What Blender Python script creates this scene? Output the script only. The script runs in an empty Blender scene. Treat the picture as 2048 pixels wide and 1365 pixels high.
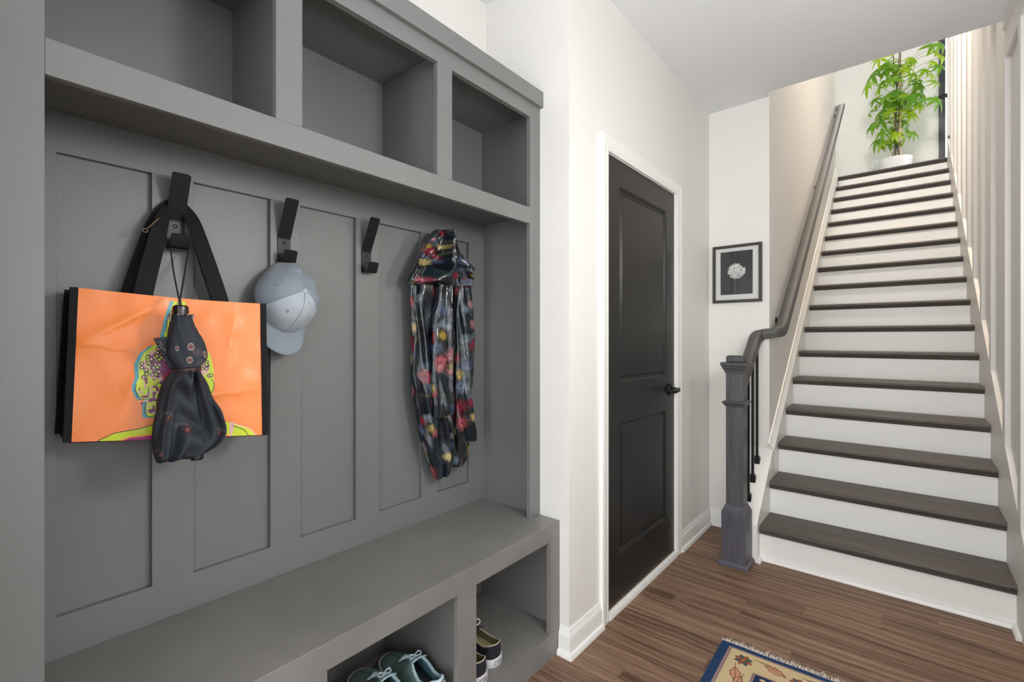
import bpy, bmesh, math, random
import numpy as np
from mathutils import Vector, Matrix

# ------------------------------------------------------------------ camera, world, lights, exposure
SC = bpy.context.scene
COL = SC.collection
cam_d = bpy.data.cameras.new('camera')
cam_d.sensor_width = 36.0
cam_d.sensor_fit = 'HORIZONTAL'
cam_d.lens = 36.0 * 936.76 / 2048
cam_d.shift_y = -(682.5 - 678.15) / 2048
cam_d.clip_start = 0.02
cam = bpy.data.objects.new('camera', cam_d)
COL.objects.link(cam)
cam.location = (0, 0, 1.2035)
cam.rotation_euler = (math.radians(90), 0, math.radians(39.8912))
SC.camera = cam

SC.view_settings.view_transform = 'Standard'
SC.view_settings.look = 'None'
SC.view_settings.exposure = 0.8
SC.view_settings.gamma = 1.0
SC.view_settings.use_curve_mapping = False
try:
    SC.cycles.use_denoising = True
    SC.cycles.max_bounces = 8
    SC.cycles.diffuse_bounces = 5
    SC.cycles.sample_clamp_indirect = 8.0
except Exception:
    pass

world = bpy.data.worlds.new('daylight')
SC.world = world
world.use_nodes = True
bg = world.node_tree.nodes['Background']
bg.inputs[0].default_value = (0.93, 0.97, 1.0, 1)      # flat overcast sky, the same all round
bg.inputs[1].default_value = 1.4


def area(name, loc, target, size, size_y, power, color=(1, 1, 1), spread=180):
    d = bpy.data.lights.new(name, 'AREA')
    d.shape = 'RECTANGLE'
    d.size, d.size_y, d.energy, d.color = size, size_y, power, color
    d.spread = math.radians(spread)
    o = bpy.data.objects.new(name, d)
    COL.objects.link(o)
    o.location = loc
    o.rotation_euler = (Vector(target) - Vector(loc)).to_track_quat('-Z', 'Y').to_euler()
    return o


area('living_room_window_light', (4.2, 1.2, 1.5), (-1.0, 0.2, 1.2), 2.2, 1.8, 7, (1.0, 0.99, 0.975))
area('front_door_light', (-0.35, -2.5, 1.30), (-0.45, 2.5, 1.1), 1.2, 2.1, 26, (1.0, 0.99, 0.965))
area('landing_window_light', (3.0, 7.4, 4.6), (-0.6, 7.0, 4.0), 1.8, 2.2, 38, (1.0, 0.985, 0.97))
area('stairwell_fill_light', (-0.1, 3.6, 5.70), (-0.10, 6.0, 2.7), 0.9, 0.6, 42, (1.0, 0.94, 0.88), 110)  # fill lamp added above the stairs to brighten the risers
area('landing_ceiling_light', (-0.50, 7.2, 5.70), (0.30, 4.6, 2.6), 1.2, 0.8, 12, (1.0, 0.94, 0.88), 120)
area('stair_downlight', (0.10, 4.7, 5.68), (0.34, 4.7, 3.0), 0.12, 0.12, 4, (1.0, 0.66, 0.33), 60)
lamp_d = bpy.data.lights.new('hall_fill_light', 'POINT')       # unseen fill added beside the camera to brighten ceiling and walls
lamp_d.energy, lamp_d.color, lamp_d.shadow_soft_size = 15, (1.0, 0.995, 0.98), 0.14
lamp = bpy.data.objects.new('hall_fill_light', lamp_d)
COL.objects.link(lamp)
lamp.location = (0.20, 0.95, 1.62)
lamp_d = bpy.data.lights.new('end_wall_fill_light', 'POINT')  # another unseen fill, added to brighten the end wall and corner
lamp_d.energy, lamp_d.color, lamp_d.shadow_soft_size = 4.0, (1.0, 0.99, 0.97), 0.035
lamp = bpy.data.objects.new('end_wall_fill_light', lamp_d)
COL.objects.link(lamp)
lamp.location = (0.335, 2.0, 1.75)

# ------------------------------------------------------------------ materials
MATS = {}


def nd(nt, t, **kw):
    n = nt.nodes.new(t)
    for k, v in kw.items():
        setattr(n, k, v)
    return n


def mat(name, color, rough=0.5, metal=0.0, bump=0.0, bscale=(20, 20, 20), var=0.0, vscale=3.0, coat=0.0, spec=0.5,
        trans=0.0, alpha=1.0, sheen=0.0):
    if name in MATS:
        return MATS[name]
    m = bpy.data.materials.new(name)
    m.use_nodes = True
    nt = m.node_tree
    b = nt.nodes['Principled BSDF']
    b.inputs['Base Color'].default_value = (*color, 1)
    b.inputs['Roughness'].default_value = rough
    b.inputs['Metallic'].default_value = metal
    b.inputs['Coat Weight'].default_value = coat
    b.inputs['Coat Roughness'].default_value = 0.12
    b.inputs['Specular IOR Level'].default_value = spec
    b.inputs['Transmission Weight'].default_value = trans
    b.inputs['Sheen Weight'].default_value = sheen
    tc = nd(nt, 'ShaderNodeTexCoord')
    if bump:
        mp = nd(nt, 'ShaderNodeMapping')
        mp.inputs['Scale'].default_value = bscale
        nz = nd(nt, 'ShaderNodeTexNoise')
        nz.inputs['Scale'].default_value = 1.0
        nz.inputs['Detail'].default_value = 4.0
        bp = nd(nt, 'ShaderNodeBump')
        bp.inputs['Strength'].default_value = bump
        bp.inputs['Distance'].default_value = 0.002
        nt.links.new(tc.outputs['Object'], mp.inputs[0])
        nt.links.new(mp.outputs[0], nz.inputs['Vector'])
        nt.links.new(nz.outputs['Fac'], bp.inputs['Height'])
        nt.links.new(bp.outputs[0], b.inputs['Normal'])
    if var:
        nz = nd(nt, 'ShaderNodeTexNoise')
        nz.inputs['Scale'].default_value = vscale
        nz.inputs['Detail'].default_value = 5.0
        nt.links.new(tc.outputs['Object'], nz.inputs['Vector'])
        rp = nd(nt, 'ShaderNodeValToRGB')
        rp.color_ramp.elements[0].position = 0.3
        rp.color_ramp.elements[1].position = 0.7
        rp.color_ramp.elements[0].color = (*[c * (1 - var) for c in color], 1)
        rp.color_ramp.elements[1].color = (*[min(1, c * (1 + var)) for c in color], 1)
        nt.links.new(nz.outputs['Fac'], rp.inputs[0])
        nt.links.new(rp.outputs[0], b.inputs['Base Color'])
    MATS[name] = m
    return m


def wood(name, c1, c2, scale=(2, 60, 60), rough=0.4, rnd=0.0, coat=0.0, bump=0.15):
    """grain streaks stretched along the local axis with the smallest scale; rnd varies each object"""
    m = bpy.data.materials.new(name)
    m.use_nodes = True
    nt = m.node_tree
    b = nt.nodes['Principled BSDF']
    b.inputs['Roughness'].default_value = rough
    b.inputs['Coat Weight'].default_value = coat
    tc = nd(nt, 'ShaderNodeTexCoord')
    oi = nd(nt, 'ShaderNodeObjectInfo')
    ml = nd(nt, 'ShaderNodeVectorMath', operation='SCALE')
    cb = nd(nt, 'ShaderNodeCombineXYZ')
    nt.links.new(oi.outputs['Random'], cb.inputs[0])
    nt.links.new(oi.outputs['Random'], cb.inputs[1])
    nt.links.new(oi.outputs['Random'], cb.inputs[2])
    nt.links.new(cb.outputs[0], ml.inputs[0])
    ml.inputs['Scale'].default_value = 37.0
    ad = nd(nt, 'ShaderNodeVectorMath', operation='ADD')
    nt.links.new(tc.outputs['Object'], ad.inputs[0])
    nt.links.new(ml.outputs[0], ad.inputs[1])
    # gentle wander of the grain
    wn = nd(nt, 'ShaderNodeTexNoise')
    wn.inputs['Scale'].default_value = 2.2
    nt.links.new(ad.outputs[0], wn.inputs['Vector'])
    ws = nd(nt, 'ShaderNodeVectorMath', operation='SCALE')
    ws.inputs['Scale'].default_value = 0.05
    nt.links.new(wn.outputs['Color'], ws.inputs[0])
    ad2 = nd(nt, 'ShaderNodeVectorMath', operation='ADD')
    nt.links.new(ad.outputs[0], ad2.inputs[0])
    nt.links.new(ws.outputs[0], ad2.inputs[1])
    mp = nd(nt, 'ShaderNodeMapping')
    mp.inputs['Scale'].default_value = scale
    nt.links.new(ad2.outputs[0], mp.inputs[0])
    nz = nd(nt, 'ShaderNodeTexNoise')
    nz.inputs['Scale'].default_value = 1.0
    nz.inputs['Detail'].default_value = 6.0
    nz.inputs['Roughness'].default_value = 0.65
    nt.links.new(mp.outputs[0], nz.inputs['Vector'])
    mr = nd(nt, 'ShaderNodeMath', operation='MULTIPLY_ADD')
    mr.inputs[1].default_value = rnd
    mr.inputs[2].default_value = -rnd / 2
    nt.links.new(oi.outputs['Random'], mr.inputs[0])
    sm = nd(nt, 'ShaderNodeMath', operation='ADD')
    nt.links.new(nz.outputs['Fac'], sm.inputs[0])
    nt.links.new(mr.outputs[0], sm.inputs[1])
    rp = nd(nt, 'ShaderNodeValToRGB')
    rp.color_ramp.elements[0].position = 0.32
    rp.color_ramp.elements[1].position = 0.68
    rp.color_ramp.elements[0].color = (*c1, 1)
    rp.color_ramp.elements[1].color = (*c2, 1)
    nt.links.new(sm.outputs[0], rp.inputs[0])
    nt.links.new(rp.outputs[0], b.inputs['Base Color'])
    bp = nd(nt, 'ShaderNodeBump')
    bp.inputs['Strength'].default_value = bump
    bp.inputs['Distance'].default_value = 0.001
    nt.links.new(nz.outputs['Fac'], bp.inputs['Height'])
    nt.links.new(bp.outputs[0], b.inputs['Normal'])
    MATS[name] = m
    return m


def painted(name, arr, rough=0.5, coat=0.0, bump=0.0, spec=0.5, bscale=90):
    """flat print on a surface: pattern computed below in numpy, laid on by the mesh's own UV"""
    h, w, _ = arr.shape
    im = bpy.data.images.new(name, w, h, float_buffer=True)
    im.colorspace_settings.name = 'Linear Rec.709'
    px = np.ones((h, w, 4), np.float32)
    px[..., :3] = arr[::-1]
    im.pixels.foreach_set(px.ravel())
    im.update()
    m = bpy.data.materials.new(name)
    m.use_nodes = True
    nt = m.node_tree
    b = nt.nodes['Principled BSDF']
    b.inputs['Roughness'].default_value = rough
    b.inputs['Coat Weight'].default_value = coat
    b.inputs['Coat Roughness'].default_value = 0.06
    b.inputs['Specular IOR Level'].default_value = spec
    t = nd(nt, 'ShaderNodeTexImage')
    t.image = im
    uv = nd(nt, 'ShaderNodeUVMap')
    nt.links.new(uv.outputs[0], t.inputs[0])
    nt.links.new(t.outputs[0], b.inputs['Base Color'])
    if bump:
        tc = nd(nt, 'ShaderNodeTexCoord')
        nz = nd(nt, 'ShaderNodeTexNoise')
        nz.inputs['Scale'].default_value = bscale
        nz.inputs['Detail'].default_value = 3
        bp = nd(nt, 'ShaderNodeBump')
        bp.inputs['Strength'].default_value = bump
        bp.inputs['Distance'].default_value = 0.004
        nt.links.new(tc.outputs['Object'], nz.inputs['Vector'])
        nt.links.new(nz.outputs['Fac'], bp.inputs['Height'])
        nt.links.new(bp.outputs[0], b.inputs['Normal'])
    MATS[name] = m
    return m


def glass_mat(name, tint=(1, 1, 1), refl=0.08):
    m = bpy.data.materials.new(name)
    m.use_nodes = True
    nt = m.node_tree
    out = nt.nodes['Material Output']
    nt.nodes.remove(nt.nodes['Principled BSDF'])
    tr = nd(nt, 'ShaderNodeBsdfTransparent')
    tr.inputs[0].default_value = (*tint, 1)
    gl = nd(nt, 'ShaderNodeBsdfGlossy')
    gl.inputs['Roughness'].default_value = 0.02
    fr = nd(nt, 'ShaderNodeFresnel')
    fr.inputs[0].default_value = 1.45
    mx = nd(nt, 'ShaderNodeMixShader')
    nt.links.new(fr.outputs[0], mx.inputs[0])
    nt.links.new(tr.outputs[0], mx.inputs[1])
    nt.links.new(gl.outputs[0], mx.inputs[2])
    nt.links.new(mx.outputs[0], out.inputs[0])
    MATS[name] = m
    return m


M_WALL = mat('wall_paint', (0.78, 0.765, 0.735), 0.6, bump=0.05, bscale=(220, 220, 220))
M_WALLB = mat('batten_wall_paint', (0.72, 0.70, 0.675), 0.5, bump=0.04, bscale=(150, 150, 150))
M_CEIL = mat('ceiling_paint', (0.76, 0.775, 0.80), 0.8, bump=0.05, bscale=(180, 180, 180))
M_TRIM = mat('white_trim_paint', (0.83, 0.825, 0.80), 0.35, bump=0.04, bscale=(60, 60, 60))
M_LOCK = mat('grey_cabinet_paint', (0.170, 0.174, 0.172), 0.42, bump=0.10, bscale=(240, 30, 240), var=0.05, vscale=2.0)
M_BENCH = mat('grey_bench_paint', (0.195, 0.187, 0.178), 0.40, bump=0.12, bscale=(300, 25, 300), var=0.10, vscale=5.0)
M_DOOR = mat('black_door_paint', (0.0095, 0.0092, 0.0090), 0.38, bump=0.03, bscale=(200, 200, 30))
M_BLACK = mat('black_metal', (0.012, 0.012, 0.013), 0.38, 0.3)
M_GUN = mat('dark_hook_metal', (0.030, 0.030, 0.032), 0.40, 0.8, bump=0.03, bscale=(400, 400, 400))
M_IRON = mat('black_iron', (0.010, 0.010, 0.013), 0.45, 0.2)
M_SCREW = mat('screw_steel', (0.05, 0.05, 0.053), 0.35, 0.9)
M_PLANK = wood('walnut_floor_board', (0.076, 0.041, 0.026), (0.345, 0.214, 0.142), (1.1, 46, 46), 0.46, 0.10, bump=0.08)
M_PLANK.node_tree.nodes['Principled BSDF'].inputs['Specular IOR Level'].default_value = 0.22
M_TREAD = wood('stained_tread_wood', (0.058, 0.049, 0.042), (0.108, 0.096, 0.085), (1.8, 70, 70), 0.46, 0.10, bump=0.12)
M_TREAD.node_tree.nodes['Principled BSDF'].inputs['Specular IOR Level'].default_value = 0.35
M_NEWEL = wood('grey_stained_oak', (0.048, 0.048, 0.054), (0.088, 0.088, 0.096), (60, 60, 2.0), 0.42, 0.1, bump=0.12)
M_PLINTH = wood('violet_grey_stained_oak', (0.058, 0.056, 0.074), (0.100, 0.094, 0.118), (60, 60, 2.0), 0.42, 0.1, bump=0.12)
M_RAIL = wood('grey_stained_rail', (0.060, 0.058, 0.055), (0.094, 0.091, 0.087), (70, 2.0, 30), 0.48, 0.0, bump=0.08)
M_SUB = mat('floor_underlay', (0.02, 0.014, 0.01), 0.8)
M_GAP = mat('dark_gap', (0.01, 0.01, 0.01), 0.9)
M_GLASS = glass_mat('clear_glass')

# ------------------------------------------------------------------ builders
WM = {}


def add(name, data, parent=None, m=None):
    o = bpy.data.objects.new(name, data)
    COL.objects.link(o)
    if m is not None and data is not None and len(data.materials) == 0:
        data.materials.append(m)
    if parent is not None:
        o.parent = parent
        o.matrix_parent_inverse = WM.get(parent.name, Matrix()).inverted()
    WM[o.name] = Matrix()
    return o


def mk(name, bm, m, parent=None, smooth=0, bevel=0.0, seg=2):
    bmesh.ops.recalc_face_normals(bm, faces=bm.faces[:])
    me = bpy.data.meshes.new(name)
    bm.to_mesh(me)
    bm.free()
    o = add(name, me, parent, m)
    if smooth:
        me.shade_smooth()
        if smooth < 180:
            me.set_sharp_from_angle(angle=math.radians(smooth))
    if bevel:
        md = o.modifiers.new('edges', 'BEVEL')
        md.width = bevel
        md.segments = seg
        md.limit_method = 'ANGLE'
        md.angle_limit = math.radians(40)
    return o


def thing(name, label, cat, loc=(0, 0, 0), group=None, kind=None):
    o = bpy.data.objects.new(name, None)
    COL.objects.link(o)
    o.empty_display_size = 0.05
    o.location = loc
    WM[o.name] = Matrix.Translation(loc)
    return tag(o, label, cat, group, kind)


def tag(o, label, cat, group=None, kind=None):
    o['label'] = label
    o['category'] = cat
    if group:
        o['group'] = group
    if kind:
        o['kind'] = kind
    return o


def box(bm, x0, x1, y0, y1, z0, z1):
    v = [bm.verts.new(p) for p in ((x0, y0, z0), (x1, y0, z0), (x1, y1, z0), (x0, y1, z0),
                                   (x0, y0, z1), (x1, y0, z1), (x1, y1, z1), (x0, y1, z1))]
    for f in ((0, 3, 2, 1), (4, 5, 6, 7), (0, 1, 5, 4), (1, 2, 6, 5), (2, 3, 7, 6), (3, 0, 4, 7)):
        bm.faces.new([v[i] for i in f])
    return bm


def B(*a):
    return box(bmesh.new(), *a)


def prism(bm, pts, x0, x1, axis='x'):
    """polygon in the two other axes pushed along axis"""
    def P(a, p, q):
        return (a, p, q) if axis == 'x' else ((p, a, q) if axis == 'y' else (p, q, a))
    n = len(pts)
    A = [bm.verts.new(P(x0, *p)) for p in pts]
    C = [bm.verts.new(P(x1, *p)) for p in pts]
    bm.faces.new(A)
    bm.faces.new(C[::-1])
    for i in range(n):
        bm.faces.new((A[i], C[i], C[(i + 1) % n], A[(i + 1) % n]))
    return bm


def sweep(bm, path, prof, nrm, closed=False, cap=True):
    """profile (a sideways, b along nrm) carried along a flat path with mitred corners"""
    P = [Vector(p) for p in path]
    N = Vector(nrm)
    n = len(P)
    segs = [(P[(i + 1) % n] - P[i]).normalized() for i in range(n if closed else n - 1)]
    sd = [N.cross(t).normalized() for t in segs]
    rings = []
    for i in range(n):
        if closed:
            a, b = sd[i - 1], sd[i]
        else:
            a, b = sd[max(0, i - 1)], sd[min(i, n - 2)]
        mtr = (a + b) / (1 + a.dot(b))
        rings.append([bm.verts.new(P[i] + mtr * q[0] + N * q[1]) for q in prof])
    k = len(prof)
    for i in range(n if closed else n - 1):
        r0, r1 = rings[i], rings[(i + 1) % n]
        for j in range(k):
            bm.faces.new((r0[j], r0[(j + 1) % k], r1[(j + 1) % k], r1[j]))
    if cap and not closed:
        bm.faces.new(rings[0])
        bm.faces.new(rings[-1][::-1])
    return bm


def rail3(bm, path, prof, up=(0, 0, 1), cap=True):
    """profile (a sideways, b up) along a 3-D curve"""
    P = [Vector(p) for p in path]
    U = Vector(up)
    rings = []
    for i, p in enumerate(P):
        t = (P[min(i + 1, len(P) - 1)] - P[max(i - 1, 0)]).normalized()
        s = t.cross(U).normalized()
        u = s.cross(t)
        rings.append([bm.verts.new(p + s * a + u * b) for a, b in prof])
    k = len(prof)
    for r0, r1 in zip(rings, rings[1:]):
        for j in range(k):
            bm.faces.new((r0[j], r0[(j + 1) % k], r1[(j + 1) % k], r1[j]))
    if cap:
        bm.faces.new(rings[0])
        bm.faces.new(rings[-1][::-1])
    return bm


def tube(bm, path, r, n=8, r_end=None):
    P = [Vector(p) for p in path]
    ref = Vector((0.31, 0.17, 0.93))
    rings = []
    for i, p in enumerate(P):
        t = (P[min(i + 1, len(P) - 1)] - P[max(i - 1, 0)]).normalized()
        if abs(t.dot(ref)) > 0.95:
            ref = Vector((0.9, 0.3, 0.1))
        s = t.cross(ref).normalized()
        u = s.cross(t)
        rr = r if r_end is None else r + (r_end - r) * i / max(1, len(P) - 1)
        rings.append([bm.verts.new(p + (s * math.cos(2 * math.pi * k / n) + u * math.sin(2 * math.pi * k / n)) * rr)
                      for k in range(n)])
    for r0, r1 in zip(rings, rings[1:]):
        for j in range(n):
            bm.faces.new((r0[j], r0[(j + 1) % n], r1[(j + 1) % n], r1[j]))
    bm.faces.new(rings[0])
    bm.faces.new(rings[-1][::-1])
    return bm


def lathe(bm, prof, c, n=24, axis='z'):
    rings = []
    for r, h in prof:
        ring = []
        for k in range(n):
            a = 2 * math.pi * k / n
            d = (math.cos(a) * r, math.sin(a) * r)
            if axis == 'z':
                q = (c[0] + d[0], c[1] + d[1], c[2] + h)
            elif axis == 'x':
                q = (c[0] + h, c[1] + d[0], c[2] + d[1])
            else:
                q = (c[0] + d[0], c[1] + h, c[2] + d[1])
            ring.append(bm.verts.new(q))
        rings.append(ring)
    for r0, r1 in zip(rings, rings[1:]):
        for j in range(n):
            bm.faces.new((r0[j], r0[(j + 1) % n], r1[(j + 1) % n], r1[j]))
    bm.faces.new(rings[0])
    bm.faces.new(rings[-1][::-1])
    return bm


def smooth_path(pts, it=2):
    P = [Vector(p) for p in pts]
    for _ in range(it):
        Q = [P[0]]
        for a, b in zip(P, P[1:]):
            Q += [a.lerp(b, 0.25), a.lerp(b, 0.75)]
        Q.append(P[-1])
        P = Q
    return P


def square_loop(cx, cy, z, h):
    return [(cx - h, cy - h, z), (cx + h, cy - h, z), (cx + h, cy + h, z), (cx - h, cy + h, z)]


def stack(bm, cx, cy, levels):
    """square column from (half width, z) levels"""
    rings = [[bm.verts.new(p) for p in square_loop(cx, cy, z, h)] for h, z in levels]
    for a, b in zip(rings, rings[1:]):
        for j in range(4):
            bm.faces.new((a[j], a[(j + 1) % 4], b[(j + 1) % 4], b[j]))
    bm.faces.new(rings[0][::-1])
    bm.faces.new(rings[-1])
    return bm


def grid_mesh(name, fn, nu, nv, m, parent=None, close_u=False, smooth=180, m2=None, solid=0.0):
    """fn(u, v) -> point, u and v in 0..1; UV follows u, v"""
    vs, uvs, fs = [], [], []
    cu = nu if close_u else nu + 1
    for j in range(nv + 1):
        for i in range(cu):
            vs.append(fn(i / nu, j / nv))
    for j in range(nv):
        for i in range(nu):
            i2 = (i + 1) % cu
            fs.append((j * cu + i, j * cu + i2, (j + 1) * cu + i2, (j + 1) * cu + i))
            uvs += [(i / nu, j / nv), ((i + 1) / nu, j / nv), ((i + 1) / nu, (j + 1) / nv), (i / nu, (j + 1) / nv)]
    me = bpy.data.meshes.new(name)
    me.from_pydata(vs, [], fs)
    uvl = me.uv_layers.new(name='UVMap')
    uvl.data.foreach_set('uv', np.array(uvs, np.float32).ravel())
    me.update()
    if smooth:
        me.shade_smooth()
    o = add(name, me, parent, m)
    if m2 is not None:
        me.materials.append(m2)
    if solid:
        md = o.modifiers.new('thickness', 'SOLIDIFY')
        md.thickness = solid
        md.offset = 0
        if m2 is not None:
            md.material_offset = 1
    return o


def noise3(x, y, z):
    from mathutils import noise
    return noise.noise(Vector((x, y, z)))


# ================================================================== THE SETTING
YK, RUN, RISE = 2.8320, 0.2523, 0.18563          # first riser, tread run, riser height
NOSE0 = 2.8058
Y_END, X_END, Y_HEAD, Z_CEIL, Z_UP = 3.1714, -0.6224, 3.1107, 2.670, 17 * 0.18563
X_DOORWALL, X_RW = -0.9737, 0.380


def nose_z(y):
    return RISE + (y - NOSE0) * RISE / RUN


# ---- floor: a dark underlay with every board laid on it
floor = mk('floor', B(-1.45, 4.5, -2.6, 3.6, -0.05, -0.006), M_SUB)
tag(floor, 'dark walnut plank floor of the entrance hall', 'floor', kind='structure')
rng = random.Random(11)
PW = 0.1305
row0 = 2.4772 - 60 * PW
boards = {}


def board_mesh(L):
    key = round(L, 2)
    if key not in boards:
        bm = B(-key / 2, key / 2, -PW / 2 + 0.0006, PW / 2 - 0.0006, -0.006, 0.0)
        bmesh.ops.recalc_face_normals(bm, faces=bm.faces[:])
        me = bpy.data.meshes.new('plank')
        bm.to_mesh(me)
        bm.free()
        me.materials.append(M_PLANK)
        boards[key] = me
    return boards[key]


joints = {59: [-0.335], 60: [-0.072], 61: [0.113], 57: [-0.817], 58: [-0.553]}
for k in range(24, 66):
    y0 = row0 + k * PW
    js = joints.get(k, [rng.uniform(-0.9, 0.3)])
    cuts = [js[0]]
    while cuts[0] > -1.0:
        cuts.insert(0, round(cuts[0] - rng.choice((0.98, 1.22)), 3))
    while cuts[-1] < 2.4:
        cuts.append(round(cuts[-1] + rng.choice((0.98, 1.22)), 3))
    for a, b in zip(cuts, cuts[1:]):
        L = round(b - a - 0.001, 2)
        o = add('plank', board_mesh(L), floor)
        o.location = ((a + b) / 2, y0 + PW / 2, 0)

# ---- ceiling of the hall: its back edge is the head of the stair opening
bm = B(-1.45, 4.5, -2.6, Y_HEAD, Z_CEIL, Z_UP)
box(bm, -1.45, X_END, Y_HEAD, Y_END + 0.12, Z_CEIL, Z_UP)
box(bm, X_RW + 0.06, 4.5, Y_HEAD, 3.6, Z_CEIL, Z_UP)
ceil = mk('ceiling', bm, M_CEIL)
tag(ceil, 'plain white ceiling over the hall ending at the stair opening', 'ceiling', kind='structure')

# ---- walls
w = mk('wall_left', B(-1.60, X_DOORWALL, 1.503, 1.797, 0, Z_CEIL), M_WALL)
tag(w, 'white wall that holds the black panel door', 'wall', kind='structure')
bm = B(-1.60, X_DOORWALL, 2.574, Y_END + 0.02, 0, Z_CEIL)
box(bm, -1.60, X_DOORWALL, 1.797, 2.574, 2.004, Z_CEIL)
mk('wall_section', bm, M_WALL, w)
bm = B(-1.60, -1.455, -0.06, 1.503, 0, 2.20)
box(bm, -1.60, -1.405, -0.06, 1.503, 2.16, Z_CEIL)
w = mk('wall_niche', bm, M_WALL)
tag(w, 'white wall behind and above the grey coat locker', 'wall', kind='structure')
w = mk('wall_near', B(-1.60, X_DOORWALL, -2.6, 0.0365, 0, Z_CEIL), M_WALL)
tag(w, 'white wall beside the near end of the grey coat locker', 'wall', kind='structure')
w = mk('wall_end', B(-1.60, X_END, Y_END, Y_END + 0.12, 0, Z_CEIL), M_WALL)
tag(w, 'short white wall behind the newel post with the framed flower', 'wall', kind='structure')
w = mk('wall_stair', B(X_END - 0.12, X_END, Y_END + 0.12, 6.80, 0, 5.75), M_WALL)
tag(w, 'tan lit wall along the left side of the staircase', 'wall', kind='structure')
w = mk('wall_landing', B(-2.4, 0.37, 8.0, 8.12, Z_UP, 5.75), M_WALL)
tag(w, 'bright white wall behind the potted plant on the landing', 'wall', kind='structure')
bm = B(1.27, 3.2, 8.0, 8.12, Z_UP, 5.75)
box(bm, 0.37, 1.27, 8.0, 8.12, Z_UP + 2.2, 5.75)
mk('wall_section', bm, M_WALL, w)
w = mk('wall_upper', B(-2.4, 3.2, 3.02, Y_HEAD, Z_UP, 5.75), M_WALL)
tag(w, 'upstairs wall above the head of the stair opening', 'wall', kind='structure')
w = mk('ceiling_upper', B(-2.4, 3.2, 3.0, 8.12, 5.75, 5.85), M_CEIL)
tag(w, 'white ceiling high over the stairwell and landing', 'ceiling', kind='structure')
w = mk('floor_landing', B(-2.4, 3.2, 17 * 0 + YK + 16 * RUN + 0.02, 8.0, Z_UP - 0.3, Z_UP), M_TREAD)
tag(w, 'wooden landing floor at the top of the stairs', 'floor', kind='structure')
w = mk('wall_upper_light_block', B(3.2, 3.3, 3.0, 8.12, Z_UP, 5.75), M_WALL)  # added out of view to shut open daylight off the landing
tag(w, 'unseen upstairs wall added to block daylight right of the landing', 'wall', kind='structure')
w = mk('wall_upper_left', B(-2.5, -2.4, 3.0, 8.12, Z_UP, 5.75), M_WALL)
tag(w, 'upstairs wall beyond the left end of the landing', 'wall', kind='structure')

# right wall: board and batten
w = mk('wall_right', B(X_RW, X_RW + 0.12, 2.60, 6.86, 0, 5.75), M_WALLB)
tag(w, 'pale board and batten wall along the right side of the stairs', 'wall', kind='structure')
def skirt_top(y):
    return float(np.interp(y, [2.60, 4.86, 6.85], [nose_z(2.60) + 0.30, nose_z(4.86) + 0.235, nose_z(6.85) + 0.20]))


batten_y = [2.749, 3.131, 3.588, 3.990, 4.402, 4.777, 5.18, 5.59, 5.99, 6.40]
for y in batten_y:
    z1 = 2.50 if y < Y_HEAD - 0.05 else 5.75
    mk('batten', prism(bmesh.new(), [(y, skirt_top(y)), (y + 0.065, skirt_top(y + 0.065)), (y + 0.065, z1), (y, z1)], 0.36, X_RW + 0.001), M_WALLB, w, bevel=0.002)
mk('top_rail', B(0.36, X_RW + 0.001, 2.60, Y_HEAD, 2.500, Z_CEIL), M_WALLB, w, bevel=0.002)
mk('ceiling_trim', B(0.349, 0.3605, 2.60, Y_HEAD - 0.001, 2.624, Z_CEIL), M_WALLB, w, bevel=0.001)
mk('end_stop', B(0.36, X_RW + 0.001, 6.78, 6.86, nose_z(6.85) + 0.201, 5.75), M_WALLB, w, bevel=0.002)

w = mk('wall_light_block', B(X_RW, X_RW + 0.12, 0.75, 2.60, 0, Z_CEIL), M_WALL)  # unseen wall put in to cut light from the right onto the lockers
tag(w, 'unseen white wall added to block light from the right', 'wall', kind='structure')

# baseboards
BASE = [(0, 0), (0.026, 0), (0.0255, 0.008), (0.022, 0.017), (0.014, 0.021), (0.013, 0.074), (0.011, 0.083), (0.0075, 0.088),
        (0.0065, 0.097), (0.0035, 0.104), (0, 0.104)]
BASE_R = [(-a, b) for a, b in BASE][::-1]
bm = sweep(bmesh.new(), [(-1.014, 1.503, 0), (X_DOORWALL, 1.503, 0), (X_DOORWALL, 1.7345, 0)], BASE_R, (0, 0, 1))
b_ = mk('baseboard_left', bm, M_TRIM, smooth=35)
tag(b_, 'white baseboard wrapping the wall corner beside the bench', 'baseboard', kind='structure')
bm = sweep(bmesh.new(), [(X_DOORWALL, 2.6370, 0), (X_DOORWALL, Y_END, 0), (-0.752, Y_END, 0)], BASE_R, (0, 0, 1))
b_ = mk('baseboard_end', bm, M_TRIM, smooth=35)
tag(b_, 'white baseboard running from door casing to behind the newel', 'baseboard', kind='structure')

# ---- door 1: black two-panel door with casing
d = thing('door_1', 'black two-panel hall door with lever handle and white casing', 'door', (X_DOORWALL, 2.19, 0), kind='structure')
XD = -0.977


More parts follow.
